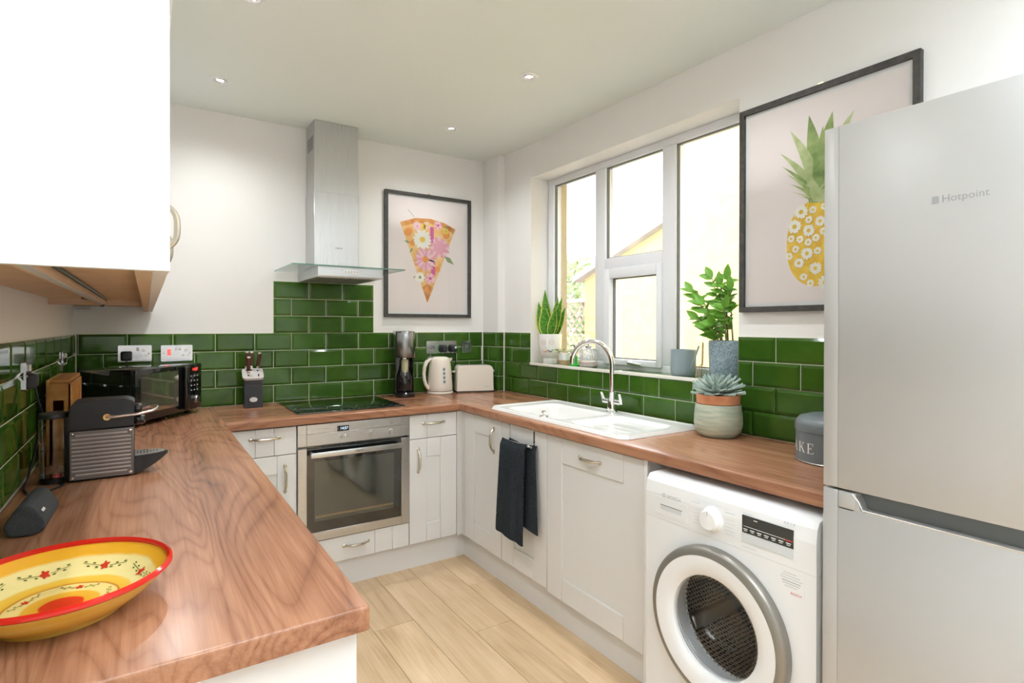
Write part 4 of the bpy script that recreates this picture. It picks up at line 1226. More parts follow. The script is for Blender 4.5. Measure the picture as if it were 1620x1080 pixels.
part('rocker', B().box((-.006, .012, .006), (.006, .032, .012), .002, M4=LEFTP(0, -1.36, 1.222)), 'white', t)
t = socket(LEFTP(0, -.486, 1.2185), .146, 'chrome double socket on the left wall near the microwave', (-.036, .036))

def plug(T, label, cord):
    t = thing('mains_plug', label, 'plug', T.translation)
    b = B()
    loft(b, [[T @ Vector((x, y, z)) for x, y in rrect(w, h, .009, 3)] for w, h, z in ((.046, .046, .0068), (.050, .050, .010), (.050, .050, .022), (.036, .036, .042), (.030, .030, .044))])
    part('plug_body', b, 'blackm', t)
    part('cord', B().tube(cord, .0032, 8), 'black', t)
    return t
T = BACKP(.208, 0, 1.210)
plug(T, 'black mains plug in the double socket above the microwave', [(.208, -.03, 1.188), (.208, -.034, 1.17), (.207, -.03, 1.14), (.206, -.022, 1.05), (.20, -.02, ZW + .004)])
part('label_square', B().box((-.002, .002, .044), (.01, .012, .0445), M4=T), 'black', bpy.data.objects['mains_plug'])
plug(BACKP(2.024, 0, 1.212), 'black kettle plug in the left half of the double socket', [(2.024, -.034, 1.19), (2.024, -.036, 1.165), (2.022, -.03, 1.10), (2.02, -.02, 1.0), (1.99, -.016, ZW + .004), (1.95, -.012, ZW + .004)])
plug(BACKP(2.098, 0, 1.212), 'black toaster plug with white label in the right half of the socket', [(2.098, -.034, 1.19), (2.100, -.036, 1.165), (2.112, -.030, 1.13), (2.100, -.02, 1.05), (2.095, -.016, .98), (2.11, -.016, ZW + .004), (2.14, -.016, ZW + .004)])
part('label_square', B().box((-.002, .000, .0445), (.012, .014, .0447), M4=BACKP(2.098, 0, 1.212)), 'white', bpy.data.objects['mains_plug.002'])
plug(LEFTP(0, -1.360, 1.205) @ Matrix.Diagonal((.9, .9, .62, 1)), 'black coffee machine plug in the left wall socket', [(.020, -1.36, 1.187), (.026, -1.36, 1.15), (.036, -1.35, 1.10), (.024, -1.345, 1.04), (.016, -1.36, .98), (.012, -1.42, .935), (.014, -1.50, ZW + .0035), (.03, -1.56, ZW + .0035), (.075, -1.545, ZW + .0035), (.10, -1.50, ZW + .0035), (.085, -1.46, ZW + .0035)])

# ---------------------------------------------------------------- microwave
mp = Vector((.2395, -.555)); mq = Vector((.526, -.140))
mw = (mq - mp).length; md = .246; mh = .236
ang = math.atan2(mq.y - mp.y, mq.x - mp.x)
t = thing('microwave', 'black microwave oven set diagonally in the far left corner', 'microwave', (mp.x, mp.y, ZW), ang)
# local: x along the front, y inwards (to the left of x), z up from the worktop
part('casing', B().box((0, .0, .022), (mw, md, .022 + mh), .004, 2), 'blackg', t, world=False)
for fx, fy in ((.04, .04), (mw - .04, .04), (.04, md - .04), (mw - .04, md - .04)):
    part('foot', B().lathe([(.012, 0), (.014, .024)], 12, (fx, fy, 0)), 'black', t, world=False)
dr = part('door', B().box((.002, -.018, .024), (mw * .735, .0, .020 + mh), .004, 2), 'blackg', t, world=False)
part('door_window', B().box((.035, -.0188, .058), (mw * .60, -.0178, .020 + mh - .022)), pmat('mirrored_microwave_window', (.55, .50, .44), .05, .9), dr, world=False)
part('handle', B().box((mw * .665, -.040, .030), (mw * .725, -.018, .014 + mh), .010, 3), 'blackg', dr, world=False)
pn = part('control_panel', B().box((mw * .737, -.016, .024), (mw - .001, .0, .020 + mh), .004, 2), 'blackg', t, world=False)
Tm = frameM((0, 0, 0), (1, 0, 0), (0, 0, 1), (0, -1, 0))
part('clock_digits', text_into(B(), '14:57', .022, Tm @ Matrix.Translation((mw * .88, .228, .0163))), 'ledr', pn, world=False, label='lit red digits')
for k in range(4):
    sb = B()
    for j in (-1, 0, 1):
        sb.prism(ell(mw * .87 + j * .026, .195 - k * .024, .006, .004, 10), .0162, .0166, Tm)
    part('touch_marks', sb, 'textg', pn, world=False)
part('dial', B().lathe([(.020, .0), (.020, .012), (.017, .018), (.0001, .019)], 28, (mw * .88, -.016, .075), Tm.to_3x3().to_4x4()), 'steel', pn, world=False, label='brushed steel dial')

# ---------------------------------------------------------------- bamboo board rack
t = thing('bamboo_bread_box', 'upright bamboo box against the left wall behind the coffee machine', 'bamboo box', (.066, -1.02, ZW))
b = B()
x0, x1, y0, y1, zt = .024, .086, -1.19, -.86, 1.192
b.box((x0, y0, ZW), (x0 + .010, y1, zt), .002, 1); b.box((x0 + .010, y0, zt - .012), (x1, y1, zt), .003, 2)
b.box((x0 + .010, y1 - .012, ZW), (x1, y1, zt - .012)); b.box((x0 + .010, y0, 1.125), (x1, y0 + .012, zt - .012)); b.box((x0 + .010, y0, ZW), (x0 + .018, y0 + .012, 1.125)); b.box((x1 - .016, y0, ZW), (x1, y0 + .012, 1.125)); b.box((x0 + .010, y0, ZW), (x1, y0 + .012, 1.07))
part('shell', b, 'bamboo', t)
b = B()
b.box((x1 - .006, y0 + .0, ZW + .001), (x1 + .004, y0 + .03, zt - .013), .002, 1); b.box((x1 - .006, y1 - .03, ZW + .001), (x1 + .004, y1, zt - .013), .002, 1); b.box((x1 - .006, y0 + .03, 1.15), (x1 + .004, y1 - .03, zt - .013), .002, 1); b.box((x1 - .006, y0 + .03, ZW + .02), (x1 - .002, y1 - .03, 1.15))
part('door', b, 'bamboo', t)

# ---------------------------------------------------------------- capsule coffee machine
t = thing('coffee_machine', 'black capsule coffee machine with ribbed grey side panel on the left worktop', 'coffee machine', (.185, -1.42, ZW))
cy0, cy1 = -1.478, -1.372
cx0, cx1 = .106, .264
part('body', B().box((cx0, cy0 + .003, ZW + .004), (cx1, cy1 - .003, ZW + .148), .003, 2), 'black', t)
hdp = []
prof = [(cx0, .148), (cx1 - .001, .152), (cx1 + .001, .225), (cx1 - .018, .2335), (cx0 + .03, .2335), (cx0 + .012, .2290), (cx0 + .003, .214)]
b = B(); b.prism(prof, 0, .106, frameM((0, cy1, ZW), (1, 0, 0), (0, 0, 1), (0, -1, 0)))
bmesh.ops.bevel(b.bm, geom=[e for e in b.bm.edges], offset=.003, segments=2, affect='EDGES')
for f in b.bm.faces: f.smooth = True
part('head', b, 'blackm', t)
sp = part('side_panel', B().box((cx0 + .004, cy0 - .001, ZW + .006), (cx1 - .001, cy0 + .003, ZW + .147), .0012, 1), pmat('ribbed_titanium_plastic', (.20, .18, .175), .38, .5), t, label='ribbed titanium-grey side panel')
for k in range(11):
    z_ = ZW + .020 + k * .0114
    inset = .018 if k in (0, 10) else .009
    part('rib', B().tube([(cx0 + inset, cy0 - .0012, z_), (cx1 - inset + .001, cy0 - .0012, z_)], .0031, 8), pmat('rib_painted_highlight', (.42, .38, .36), .3, .3), sp)  # rib highlights painted in with a lighter colour than the panel
for a, c in ((cx0 + .011, .014), (cx1 - .009, .014), (cx0 + .011, .139), (cx1 - .009, .139)):
    part('screw', B().lathe([(.0046, 0), (.0036, .0015), (.0001, .0018)], 12, (a, cy0 - .001, ZW + c), BACKP(0, 0, 0).to_3x3().to_4x4()), 'chrome', sp)
tk = part('water_tank', B().lathe([(.030, .012), (.034, .016), (.0345, .180), (.036, .186)], 32, (0, 0, 0), Matrix.Translation((cx0 - .036, -1.425, ZW)) @ Matrix.Diagonal((1, 1.3, 1, 1)), cap=False), 'tank', t, label='clear water tank')
part('tank_lid', B().lathe([(.036, .186), (.037, .190), (.034, .199), (.0001, .202)], 32, (0, 0, 0), Matrix.Translation((cx0 - .036, -1.425, ZW)) @ Matrix.Diagonal((1, 1.3, 1, 1))), 'blackm', tk)
part('water', B().lathe([(.0001, .018), (.032, .018), (.0325, .085), (.0001, .085)], 32, (0, 0, 0), Matrix.Translation((cx0 - .036, -1.425, ZW)) @ Matrix.Diagonal((1, 1.3, 1, 1))), 'water', tk)
part('tank_base', B().lathe([(.034, 0), (.034, .014), (.0001, .014)], 32, (0, 0, 0), Matrix.Translation((cx0 - .036, -1.425, ZW)) @ Matrix.Diagonal((1, 1.3, 1, 1))), 'black', t)
part('tank_valve', B().lathe([(.012, .018), (.012, .024), (.0001, .025)], 16, (cx0 - .028, -1.445, ZW)), 'red', tk)
part('rear_post', B().box((cx0 - .010, -1.455, ZW + .001), (cx0 + .002, -1.395, ZW + .19), .002, 1), 'black', t)
part('outlet', B().box((cx1 - .002, -1.452, ZW + .150), (cx1 + .028, -1.398, ZW + .176), .006).box((cx1 - .002, -1.455, ZW + .182), (cx1 + .020, -1.395, ZW + .212), .005), 'blackg', t)
part('lever', B().tube([(cx1 - .068, cy0 - .004, ZW + .184), (cx1 - .045, cy0 - .008, ZW + .184), (cx1 + .010, cy0 - .009, ZW + .188), (cx1 + .045, cy0 - .006, ZW + .194), (cx1 + .058, -1.46, ZW + .197), (cx1 + .062, -1.425, ZW + .198), (cx1 + .058, -1.39, ZW + .197), (cx1 + .045, cy1 + .006, ZW + .194), (cx1 + .010, cy1 + .009, ZW + .188), (cx1 - .06, cy1 + .006, ZW + .184)], [.0065, .005, .004, .0038, .0038, .0038, .0038, .0038, .004, .006], 10).cyl((cx1 - .066, cy0 - .009, ZW + .184), (cx1 - .066, cy0 + .006, ZW + .184), .0098, 16), 'chrome', t, label='chrome lever arm')
b = B()
rings = []
for s_ in range(9):
    u = s_ / 8; xx = cx1 - .002 + .090 * u; hw = .044 * (1 - u ** 2.4) + .004
    zb = .004 + .046 * u ** 1.5; zt_ = .058
    rings.append([(xx, -1.425 - hw, ZW + zt_), (xx, -1.425 + hw, ZW + zt_), (xx, -1.425 + hw * .9, ZW + zb), (xx, -1.425 - hw * .9, ZW + zb)])
loft(b, rings)
for f in b.bm.faces: f.smooth = False
tr_ = part('drip_tray', b, 'blackm', t)
b = B()
b.prism([(.004, -.040), (.062, -.026), (.080, -.010), (.080, .010), (.062, .026), (.004, .040)], 0, .0022, Matrix.Translation((cx1 - .002, -1.425, ZW + .0582)))
gr = part('drip_grid', b, 'silver', tr_)
b = B()
for i in range(8):
    for j in (-2, -1, 0, 1, 2):
        if abs(j) * .012 < .036 - i * .0035:
            b.prism(rrect(.0055, .0065, .001, 1, .010 + i * .0085, j * .012), .0605, .0609, Matrix.Translation((cx1 - .002, -1.425, ZW)))
part('grid_holes', b, 'black', gr)

# ---------------------------------------------------------------- smart speaker
t = thing('wireless_speaker', 'dark grey fabric wireless speaker lying on the left worktop', 'speaker', (.080, -1.858, ZW), R(-2))
def spk_ring(y, s_):
    pts = []
    for k in range(30):
        a = 2 * math.pi * k / 30
        r_ = .0335 * (1 + .12 * math.cos(3 * (a - R(90))))
        pts.append((r_ * math.cos(a) * s_, y, .0303 + r_ * math.sin(a) * s_))
    return pts
b = B(); loft(b, [spk_ring(-.084, .80), spk_ring(-.083, .93), spk_ring(-.078, 1.0), spk_ring(.078, 1.0), spk_ring(.083, .93), spk_ring(.084, .80)])
part('fabric_body', b, 'fabric', t, world=False)
part('logo_tab', B().box((-.003, -.012, 0), (.003, .012, .0008), M4=Matrix.Translation((.0265, -.055, .0475)) @ Matrix.Rotation(R(52), 4, 'Y')), 'textw', t, world=False, label='small white logo tab')

# ---------------------------------------------------------------- painted bowl
m, nt, bs, L = nodes_of('hand_painted_yellow_glaze', .12)
ge = nt.nodes.new('ShaderNodeTexCoord')
sx_ = nt.nodes.new('ShaderNodeSeparateXYZ'); L.new(ge.outputs['Object'], sx_.inputs[0])
rad = math_n(nt, 'SQRT', math_n(nt, 'ADD', math_n(nt, 'MULTIPLY', sx_.outputs[0], sx_.outputs[0]), math_n(nt, 'MULTIPLY', sx_.outputs[1], sx_.outputs[1])))
wob = noise(nt, mapping(nt, (14, 14, 14)), 1.0, 3)
radw = math_n(nt, 'ADD', math_n(nt, 'MULTIPLY', rad, 6.4), math_n(nt, 'MULTIPLY', math_n(nt, 'SUBTRACT', wob, .5), .06))
rp = ramp(nt, [(0.0, (.66, .035, .01)), (.17, (.70, .05, .012)), (.185, (.80, .40, .03)), (.30, (.84, .47, .05)), (.33, (.88, .70, .26)), (.46, (.88, .68, .24)), (.475, (.52, .17, .02)), (.495, (.86, .50, .05)), (.58, (.88, .56, .08)), (.60, (.88, .75, .33)), (.80, (.88, .74, .32)), (.825, (.85, .44, .03)), (.95, (.84, .42, .03))])
L.new(radw, rp.inputs[0]); L.new(rp.outputs[0], bs.inputs['Base Color'])
BZ = .062
t = thing('fruit_bowl', 'yellow hand-painted ceramic bowl with red rim on the near worktop', 'bowl', (.183, -2.385, ZW))
inn = [(.0001, .012), (.06, .0125), (.085, .0165), (.105, .025), (.125, .039), (.140, .0545), (.1435, BZ - .003)]
part('bowl_inside', B().lathe(inn, 80, (0, 0, 0), cap=False), m, t, world=False, label='painted inside of the bowl')
part('bowl_outside', B().lathe([(.0001, .001), (.078, .001), (.082, 0), (.084, .004), (.108, .018), (.130, .036), (.1465, BZ - .006)], 80, (0, 0, 0), cap=False), noisy('ochre_glaze', (.82, .44, .04), (.88, .58, .13), 14, .14, 4, 0, .5, 0, .35, .65, (.5, .5, 4)), t, world=False)
part('rim', B().lathe([(.1415, BZ - .005), (.1415, BZ - .001), (.1455, BZ + .003), (.1500, BZ), (.1508, BZ - .004), (.1464, BZ - .007)], 80, (0, 0, 0), cap=False), pmat('red_glaze', (.62, .02, .012), .12), t, world=False, label='red painted rim')
rnd = random.Random(2)
def bowl_z(r_):
    for (r0, z0), (r1, z1) in zip(inn, inn[1:]):
        if r0 <= r_ <= r1: return z0 + (z1 - z0) * (r_ - r0) / (r1 - r0)
    return .012
def on_bowl(b, r_, a, du, dv):
    x_, y_ = (r_ + dv) * math.cos(a) - du * math.sin(a), (r_ + dv) * math.sin(a) + du * math.cos(a)
    return (x_, y_, bowl_z(math.hypot(x_, y_)) + .0008)
for rr_, cnt, off in ((.109, 8, .3), (.060, 5, 0.0)):
    for k in range(cnt):
        a = 2 * math.pi * k / cnt + off
        s_ = 1.0 if rr_ > .1 else .8
        fb, lbm = B(), B()
        pts = []
        for q in range(30):
            aa = 2 * math.pi * q / 30; rq = (.0062 + .0016 * math.cos(5 * aa)) * s_
            pts.append(on_bowl(fb, rr_, a, rq * math.cos(aa), rq * math.sin(aa)))
        fb.poly(pts)
        fl_ = part('painted_flower', fb, pmat('red_brush_paint', (.62, .05, .02), .2), t, world=False)
        for sg in (-1, 1):
            for w_ in range(4):
                d_ = sg * (.012 + w_ * .007); e_ = (.0030 if w_ % 2 else -.0030)
                lbm.poly([on_bowl(lbm, rr_, a, (d_ + .0028 * math.cos(q)) * s_, (e_ + .0013 * math.sin(q)) * s_) for q in [2 * math.pi * z_ / 6 for z_ in range(6)]])
            lbm.poly([on_bowl(lbm, rr_, a, sg * .008 * s_, -.0003), on_bowl(lbm, rr_, a, sg * .036 * s_, -.0003), on_bowl(lbm, rr_, a, sg * .036 * s_, .0004), on_bowl(lbm, rr_, a, sg * .008 * s_, .0004)])
        part('painted_sprig', lbm, pmat('olive_brush_paint', (.12, .15, .03), .2), fl_, world=False, kind='stuff')

# ---------------------------------------------------------------- knife block with knives
t = thing('knife_block', 'black knife block with slanted pale top beside the hob', 'knife block', (.792, -.115, ZW), R(-4))
b = B()
T = frameM((0, 0, 0), (0, 1, 0), (0, 0, 1), (1, 0, 0))
b.prism([(-.045, 0), (.055, 0), (.055, .200), (-.045, .152)], -.046, .046, T)
part('body', b, 'black', t, world=False)
pl = part('front_plate', B().box((-.0455, -.0485, .002), (.0455, -.045, .126), .001, 1), pmat('graphite_plate', (.032, .034, .04), .45), t, world=False)
part('oval_badge', B().prism(ell(0, .046, .020, .0135, 24), 0, .0012, frameM((0, -.0485, 0), (1, 0, 0), (0, 0, 1), (0, -1, 0))), 'steel', pl, world=False, label='oval steel badge')
TS = frameM((0, -.045, .152), (1, 0, 0), (0, Vector((.1, .048)).normalized().x, Vector((.1, .048)).normalized().y), (0, -Vector((.1, .048)).normalized().y, Vector((.1, .048)).normalized().x))
part('slotted_top', B().prism(rrect(.108, .112, .022, 5, 0, .0575), 0, .012, TS), pmat('pale_stone_top', (.62, .58, .56), .45), t, world=False, label='pale slotted top')
sb = B()
KN = ((-.030, .098, .080), (-.006, .098, .078), (.026, .090, .076), (-.024, .040, .078))
for kx, kv, L_ in KN + ((.028, .034, 0),):
    sb.box((kx - .0035, kv - .013, .0121), (kx + .0035, kv + .013, .0125), M4=TS)
part('slots', sb, 'black', t, world=False)
Tw = wmat(t)
for k, (kx, kv, L_) in enumerate(KN):
    lb = ('dark-handled knife standing tallest in the block', 'dark-handled knife in the middle of the back row', 'dark-handled knife standing alone at the hob side of the block', 'short dark-handled knife in the front row of the block')[k]
    base = Tw @ TS @ Vector((kx, kv, .0135))
    kt = thing('kitchen_knife', lb, 'knife', base, R(-4), group='knives in the block')
    lean = Vector((.10 * (1 if k == 2 else .02), -.36, 1)).normalized()
    q4 = lean.to_track_quat('Z', 'X').to_matrix().to_4x4()
    part('bolster', B().box((-.0055, -.0085, 0), (.0055, .0085, .024), .003, 2, M4=q4), 'chrome', kt, world=False)
    part('handle', B().box((-.0075, -.010, .023), (.0075, .010, .023 + L_), .005, 2, M4=q4), 'walnuth', kt, world=False)
    part('end_cap', B().box((-.0072, -.0098, .022 + L_), (.0072, .0098, .031 + L_), .003, 2, M4=q4), 'chrome', kt, world=False)

# ---------------------------------------------------------------- soda maker
t = thing('soda_maker', 'slim black soda maker with dark steel head beside the kettle', 'soda maker', (1.692, -.105, ZW), R(-14))
def dee(w, d, z, cy=0.0):
    pts = []
    for k in range(17):
        a = R(180 + 180 * k / 16); pts.append((w / 2 * math.cos(a), cy - d * .42 + w / 2 * .9 * math.sin(a) * .75, z))
    return pts + [(w / 2, cy + d * .45, z), (-w / 2, cy + d * .45, z)]
b = B(); loft(b, [dee(.122, .15, .0), dee(.126, .155, .004), dee(.126, .155, .022), dee(.116, .145, .030)])
part('base', b, 'blackg', t, world=False)
part('column', B().box((-.060, .0, .025), (.060, .068, .415), .012, 3), 'blackg', t, world=False)
b = B(); b.box((-.060, -.046, .028), (-.050, .02, .30), .004).box((.050, -.046, .028), (.060, .02, .30), .004)
part('side_shroud', b, 'blackg', t, world=False)
b = B(); loft(b, [dee(.124, .15, .252), dee(.127, .156, .259), dee(.127, .156, .408), dee(.121, .15, .418), dee(.10, .12, .421)])
part('head', b, pmat('dark_brushed_steel', (.27, .27, .275), .25, 1.0), t, world=False, label='dark brushed steel head')
part('carbonation_nozzle', B().lathe([(.020, .236), (.022, .256)], 20, (0, -.03, 0)).lathe([(.004, .15), (.0045, .26)], 10, (0, -.03, 0)), 'chrome', t, world=False)
bt = part('bottle', B().lathe([(.046, .032), (.051, .040), (.051, .125), (.030, .185), (.017, .22), (.016, .240)], 28, (0, -.03, 0), cap=False), 'blackg', t, world=False, label='dark bottle in the recess')
part('carbonating_tube', B().lathe([(.019, .145), (.022, .165), (.023, .225), (.020, .238)], 20, (.0, -.050, 0)), pmat('straw_coloured_liquid', (.50, .48, .30), .2), t, world=False)

# ---------------------------------------------------------------- kettle
t = thing('kettle', 'cream electric kettle with grey water gauge on the far worktop', 'kettle', (1.948, -.112, ZW))
part('base', B().lathe([(.080, 0), (.088, .003), (.088, .013), (.083, .017), (.0001, .017)], 48), 'cream', t, world=False)
part('seam', B().lathe([(.082, .017), (.082, .021)], 48), 'creamd', t, world=False)
part('body', B().lathe([(.083, .021), (.085, .025), (.085, .045), (.080, .12), (.072, .20), (.066, .228), (.058, .240), (.040, .2465), (.0001, .248)], 56), 'cream', t, world=False)
b = B()
loft(b, [[(.050, -.024, .200), (.050, .024, .200), (.050, .022, .235), (.050, -.022, .235)], [(.078, -.012, .218), (.078, .012, .218), (.078, .014, .236), (.078, -.014, .236)], [(.090, -.006, .226), (.090, .006, .226), (.090, .007, .2365), (.090, -.007, .2365)]])
part('spout', b, 'cream', t, world=False)
hp = [(-.050, 0, .236), (-.075, 0, .232), (-.098, 0, .214), (-.112, 0, .18), (-.117, 0, .14), (-.114, 0, .10), (-.104, 0, .065), (-.088, 0, .040), (-.072, 0, .032)]
part('handle', B().tube(hp, [.010, .013, .0135, .012, .0115, .0115, .012, .012, .010], 14, flat=(1.15, 1)), 'cream', t, world=False)
part('handle_grip', B().tube([(-.052, 0, .244), (-.078, 0, .2425), (-.101, 0, .225)], [.007, .0095, .006], 10, flat=(1.25, .8)), 'fridged', t, world=False)
gb = B()
ga = R(-95)
rows = []
pts = rrect(.024, .118, .0118, 6, 0, .125)
cen = []
def onk(u, z, e):
    r_ = .085 - (z - .045) * (.0132 / .155) - max(0, z - .12) * .02 + e
    a = ga + u / .08
    return (r_ * math.cos(a), r_ * math.sin(a), z)
loft(gb, [[onk(u, z, -.002) for u, z in pts], [onk(u, z, .002) for u, z in pts]])
gg = part('water_gauge', gb, 'wmgrey', t, world=False, label='grey oval water gauge')
for k in range(4):
    gb = B(); pts = ell(0, .085 + k * .027, .007, .010, 14)
    loft(gb, [[onk(u, z, .001) for u, z in pts], [onk(u, z, .0028) for u, z in pts]])
    part('gauge_window', gb, 'fridged', gg, world=False)
gb = B(); pts = [(-.02, .036), (.022, .036), (.022, .039), (-.02, .039)]
loft(gb, [[onk(u, z, -.001) for u, z in pts], [onk(u, z, .001) for u, z in pts]])
part('small_print', gb, 'silver', t, world=False)

# ---------------------------------------------------------------- toaster
t = thing('toaster', 'cream two-slice toaster beside the kettle', 'toaster', (2.190, -.142, ZW), R(-17))
tl, td, th_ = .252, .142, .186
b = B()
rings = []
for yy, s_ in ((-td / 2, .975), (-td / 2 + .012, 1.0), (td / 2 - .012, 1.0), (td / 2, .975)):
    ring_ = []
    w2, h2 = tl / 2 * s_, th_ * (1 if s_ == 1 else .988)
    z0_ = .012
    out = [(-w2 - .004, z0_)] + [(-w2 + .034 - .034 * math.cos(R(a)) - 0, h2 - .034 + .034 * math.sin(R(a))) for a in range(0, 91, 15)] + [(w2 - .034 + .034 * math.sin(R(a)), h2 - .034 + .034 * math.cos(R(a))) for a in range(0, 91, 15)] + [(w2 + .004, z0_)]
    rings.append([(x_, yy, z_) for x_, z_ in out])
loft(b, rings)
part('body', b, 'cream', t, world=False)
part('foot_plate', B().box((-tl / 2 + .004, -td / 2 + .006, .0), (tl / 2 - .004, td / 2 - .006, .013), .002, 1), 'creamd', t, world=False)
for yy in (-.028, .028):
    part('slot', B().box((-.095, yy - .015, th_ - .003), (.095, yy + .015, th_ + .0008)), 'black', t, world=False)
part('lever', B().box((-tl / 2 - .026, -.016, .135), (-tl / 2 + .004, .016, .147), .003), 'silver', t, world=False)
part('side_rack', B().box((tl / 2 - .002, -.03, .02), (tl / 2 + .010, .03, .14), .003).box((tl / 2 + .008, -.02, .135), (tl / 2 + .020, .02, .150), .003), 'silver', t, world=False)
tb = text_into(B(), 'BOSCH', .010, frameM((.080, -td / 2 - .0002, .040), (1, 0, 0), (0, 0, 1), (0, -1, 0)), .0003)
part('brand_lettering', tb, 'textg', t, world=False)

# ---------------------------------------------------------------- towel on its hanger
t = thing('over_door_rail', 'slim chrome over-door towel rail on the sink cabinet door', 'towel rail', (XFR - .03, -1.21, .80))
for yy in (-1.125, -1.338):
    part('hook_strap', B().box((XFR - .0022, yy + .006, .776), (XFR - .0004, yy - .006, .8715)).box((XFR - .0022, yy + .006, .8695), (XFR + .004, yy - .006, .8715)), 'chrome', t)
    part('arm', B().tube([(XFR - .002, yy, .782), (XFR - .020, yy, .782), (XFR - .034, yy, .792)], .004, 8).ball((XFR - .036, yy, .794), .007, 6), 'chrome', t)
part('rail', B().tube([(XFR - .030, -1.105, .790), (XFR - .030, -1.358, .790)], .005, 10), 'chrome', t)
def towel_sheet(y0t, y1t, y0b, y1b, zt_, zb0, zb1, xo, ph, dep, th=.007):
    b = B(); nu, nv = 48, 44
    F, K = [], []
    for j in range(nv + 1):
        v = j / nv
        rf, rk = [], []
        for i in range(nu + 1):
            u = i / nu
            y = (y0t + (y1t - y0t) * u) * (1 - v) + (y0b + (y1b - y0b) * u) * v
            zb = zb0 + (zb1 - zb0) * u
            z = zt_ + (zb - zt_) * v - .012 * math.sin(u * 2.6 + .3) * (1 - v)
            fold = math.sin(u * 13 + ph + v * .8) * .55 + math.sin(u * 23 + ph * 2 - v) * .25
            x = xo - .012 - dep * (.5 + .5 * fold) * (.45 + .55 * (1 - v) ** .5) - .006 * math.sin(u * math.pi) - .012 * v
            if v < .06: x += (.06 - v) / .06 * .012
            band = .0016 if .80 < v < .835 else 0
            x += band
            rf.append((x - .0, y, z)); rk.append((x + th, y, z))
        F.append(rf); K.append(rk)
    # front sheet and back sheet closed round the edge
    b.sheet(F); b.sheet(K)
    rim_f = F[0] + [r[-1] for r in F[1:]] + F[-1][-2::-1] + [r[0] for r in F[-2:0:-1]]
    rim_k = K[0] + [r[-1] for r in K[1:]] + K[-1][-2::-1] + [r[0] for r in K[-2:0:-1]]
    b.sheet([rim_f, rim_k], True, True)
    bmesh.ops.remove_doubles(b.bm, verts=b.bm.verts[:], dist=1e-5)
    return b
t = thing('hand_towel', 'charcoal terry towel folded over the rail on the sink cabinet', 'towel', (XFR - .04, -1.2, .55))
part('front_fold', towel_sheet(-1.130, -1.335, -1.092, -1.330, .808, .330, .318, XFR - .036, .4, .022), 'towel', t)
part('back_fold', towel_sheet(-1.135, -1.372, -1.12, -1.405, .802, .42, .386, XFR - .006, 2.1, .010, .006), 'towel', t)

# ---------------------------------------------------------------- leaves
def leaf_mesh(name, L_, w_, th, fold=.15, curl=.15, mats=('leaf',), tipp=1.0, edge=False, n=7):
    """blade along local +z, facing local -y"""
    b = B(); rf, rb = [], []
    for i in range(n + 1):
        v = i / n
        ww = w_ * (math.sin(math.pi * min(1, (.10 + .90 * v)) ** tipp) if i < n else 0.0) + (.0003 if i == n else 0)
        y = curl * L_ * v * v
        kq = .80 if edge else .45
        rf.append([(-ww, y - fold * ww, L_ * v), (-ww * kq, y - (fold * ww * .6 if edge else 0), L_ * v), (0, y + fold * ww * .4 - th, L_ * v), (ww * kq, y - (fold * ww * .6 if edge else 0), L_ * v), (ww, y - fold * ww, L_ * v)])
        rb.append([(p[0] * .98, p[1] + th, p[2]) for p in rf[-1]])
    if edge:
        b.mat(1); b.sheet([[r[0], r[1]] for r in rf]); b.sheet([[r[3], r[4]] for r in rf]); b.mat(0); b.sheet([r[1:4] for r in rf]); b.sheet(rb)
    else:
        b.sheet(rf); b.sheet(rb)
    b.sheet([[r[0] for r in rf], [r[0] for r in rb]]); b.sheet([[r[-1] for r in rf], [r[-1] for r in rb]])
    bmesh.ops.remove_doubles(b.bm, verts=b.bm.verts[:], dist=1e-6)
    me = b.mesh(name)
    for m_ in mats: me.materials.append(M[m_])
    return me
def put(me, name, parent, loc, direction, face=(0, -1, 0), s_=1.0):
    o = add(name, me, parent)
    z = Vector(direction).normalized(); y = -(Vector(face) - z * Vector(face).dot(z)); y.normalize(); x = y.cross(z)
    m_ = Matrix((x, y, z)).transposed().to_4x4() @ Matrix.Scale(s_, 4); m_.translation = Vector(loc)
    o.matrix_basis = m_
    return o

# snake plant in a white face planter
SXC = W + .066
t = thing('face_planter', 'white face-shaped planter with round glasses and moustache on the window sill', 'planter', (SXC, -.655, ZS))
prof = [(.0001, 0), (.046, 0), (.048, .004), (.046, .034), (.050, .038), (.066, .060), (.074, .11), (.078, .187), (.074, .1885), (.070, .178), (.0001, .172)]
part('pot', B().lathe(prof, 48), 'ceramic', t, world=False)
part('soil', B().lathe([(.070, .1775), (.0001, .1785)], 32, cap=False), 'soil', t, world=False)
def on_pot(a, z, e=.0):
    r_ = .066 + (z - .06) * .16 if z < .11 else .074 + (z - .11) * .052
    return ((r_ + e) * math.cos(a), (r_ + e) * math.sin(a), z)
FA = math.atan2(-1.9, -1.6) - .15
for sg in (-1, 1):
    ring_ = [on_pot(FA + sg * .36 + .19 * math.cos(q) * 1.0, .137 + .0145 * math.sin(q), .001) for q in [2 * math.pi * k / 20 for k in range(21)]]
    part('spectacle_ring', B().tube(ring_, .0011, 6), 'clay', t, world=False)
    part('eyelid', B().tube([on_pot(FA + sg * .36 + .10 * q, .140 - .005 * (1 - q * q), .001) for q in (-1, -.5, 0, .5, 1)], .0011, 6), 'clay', t, world=False)
part('nose', B().tube([on_pot(FA, .165, .0), on_pot(FA - .02, .14, .003), on_pot(FA - .03, .115, .008), on_pot(FA - .01, .098, .010), on_pot(FA + .03, .094, .003)], [.003, .004, .006, .007, .003], 10), 'ceramic', t, world=False)
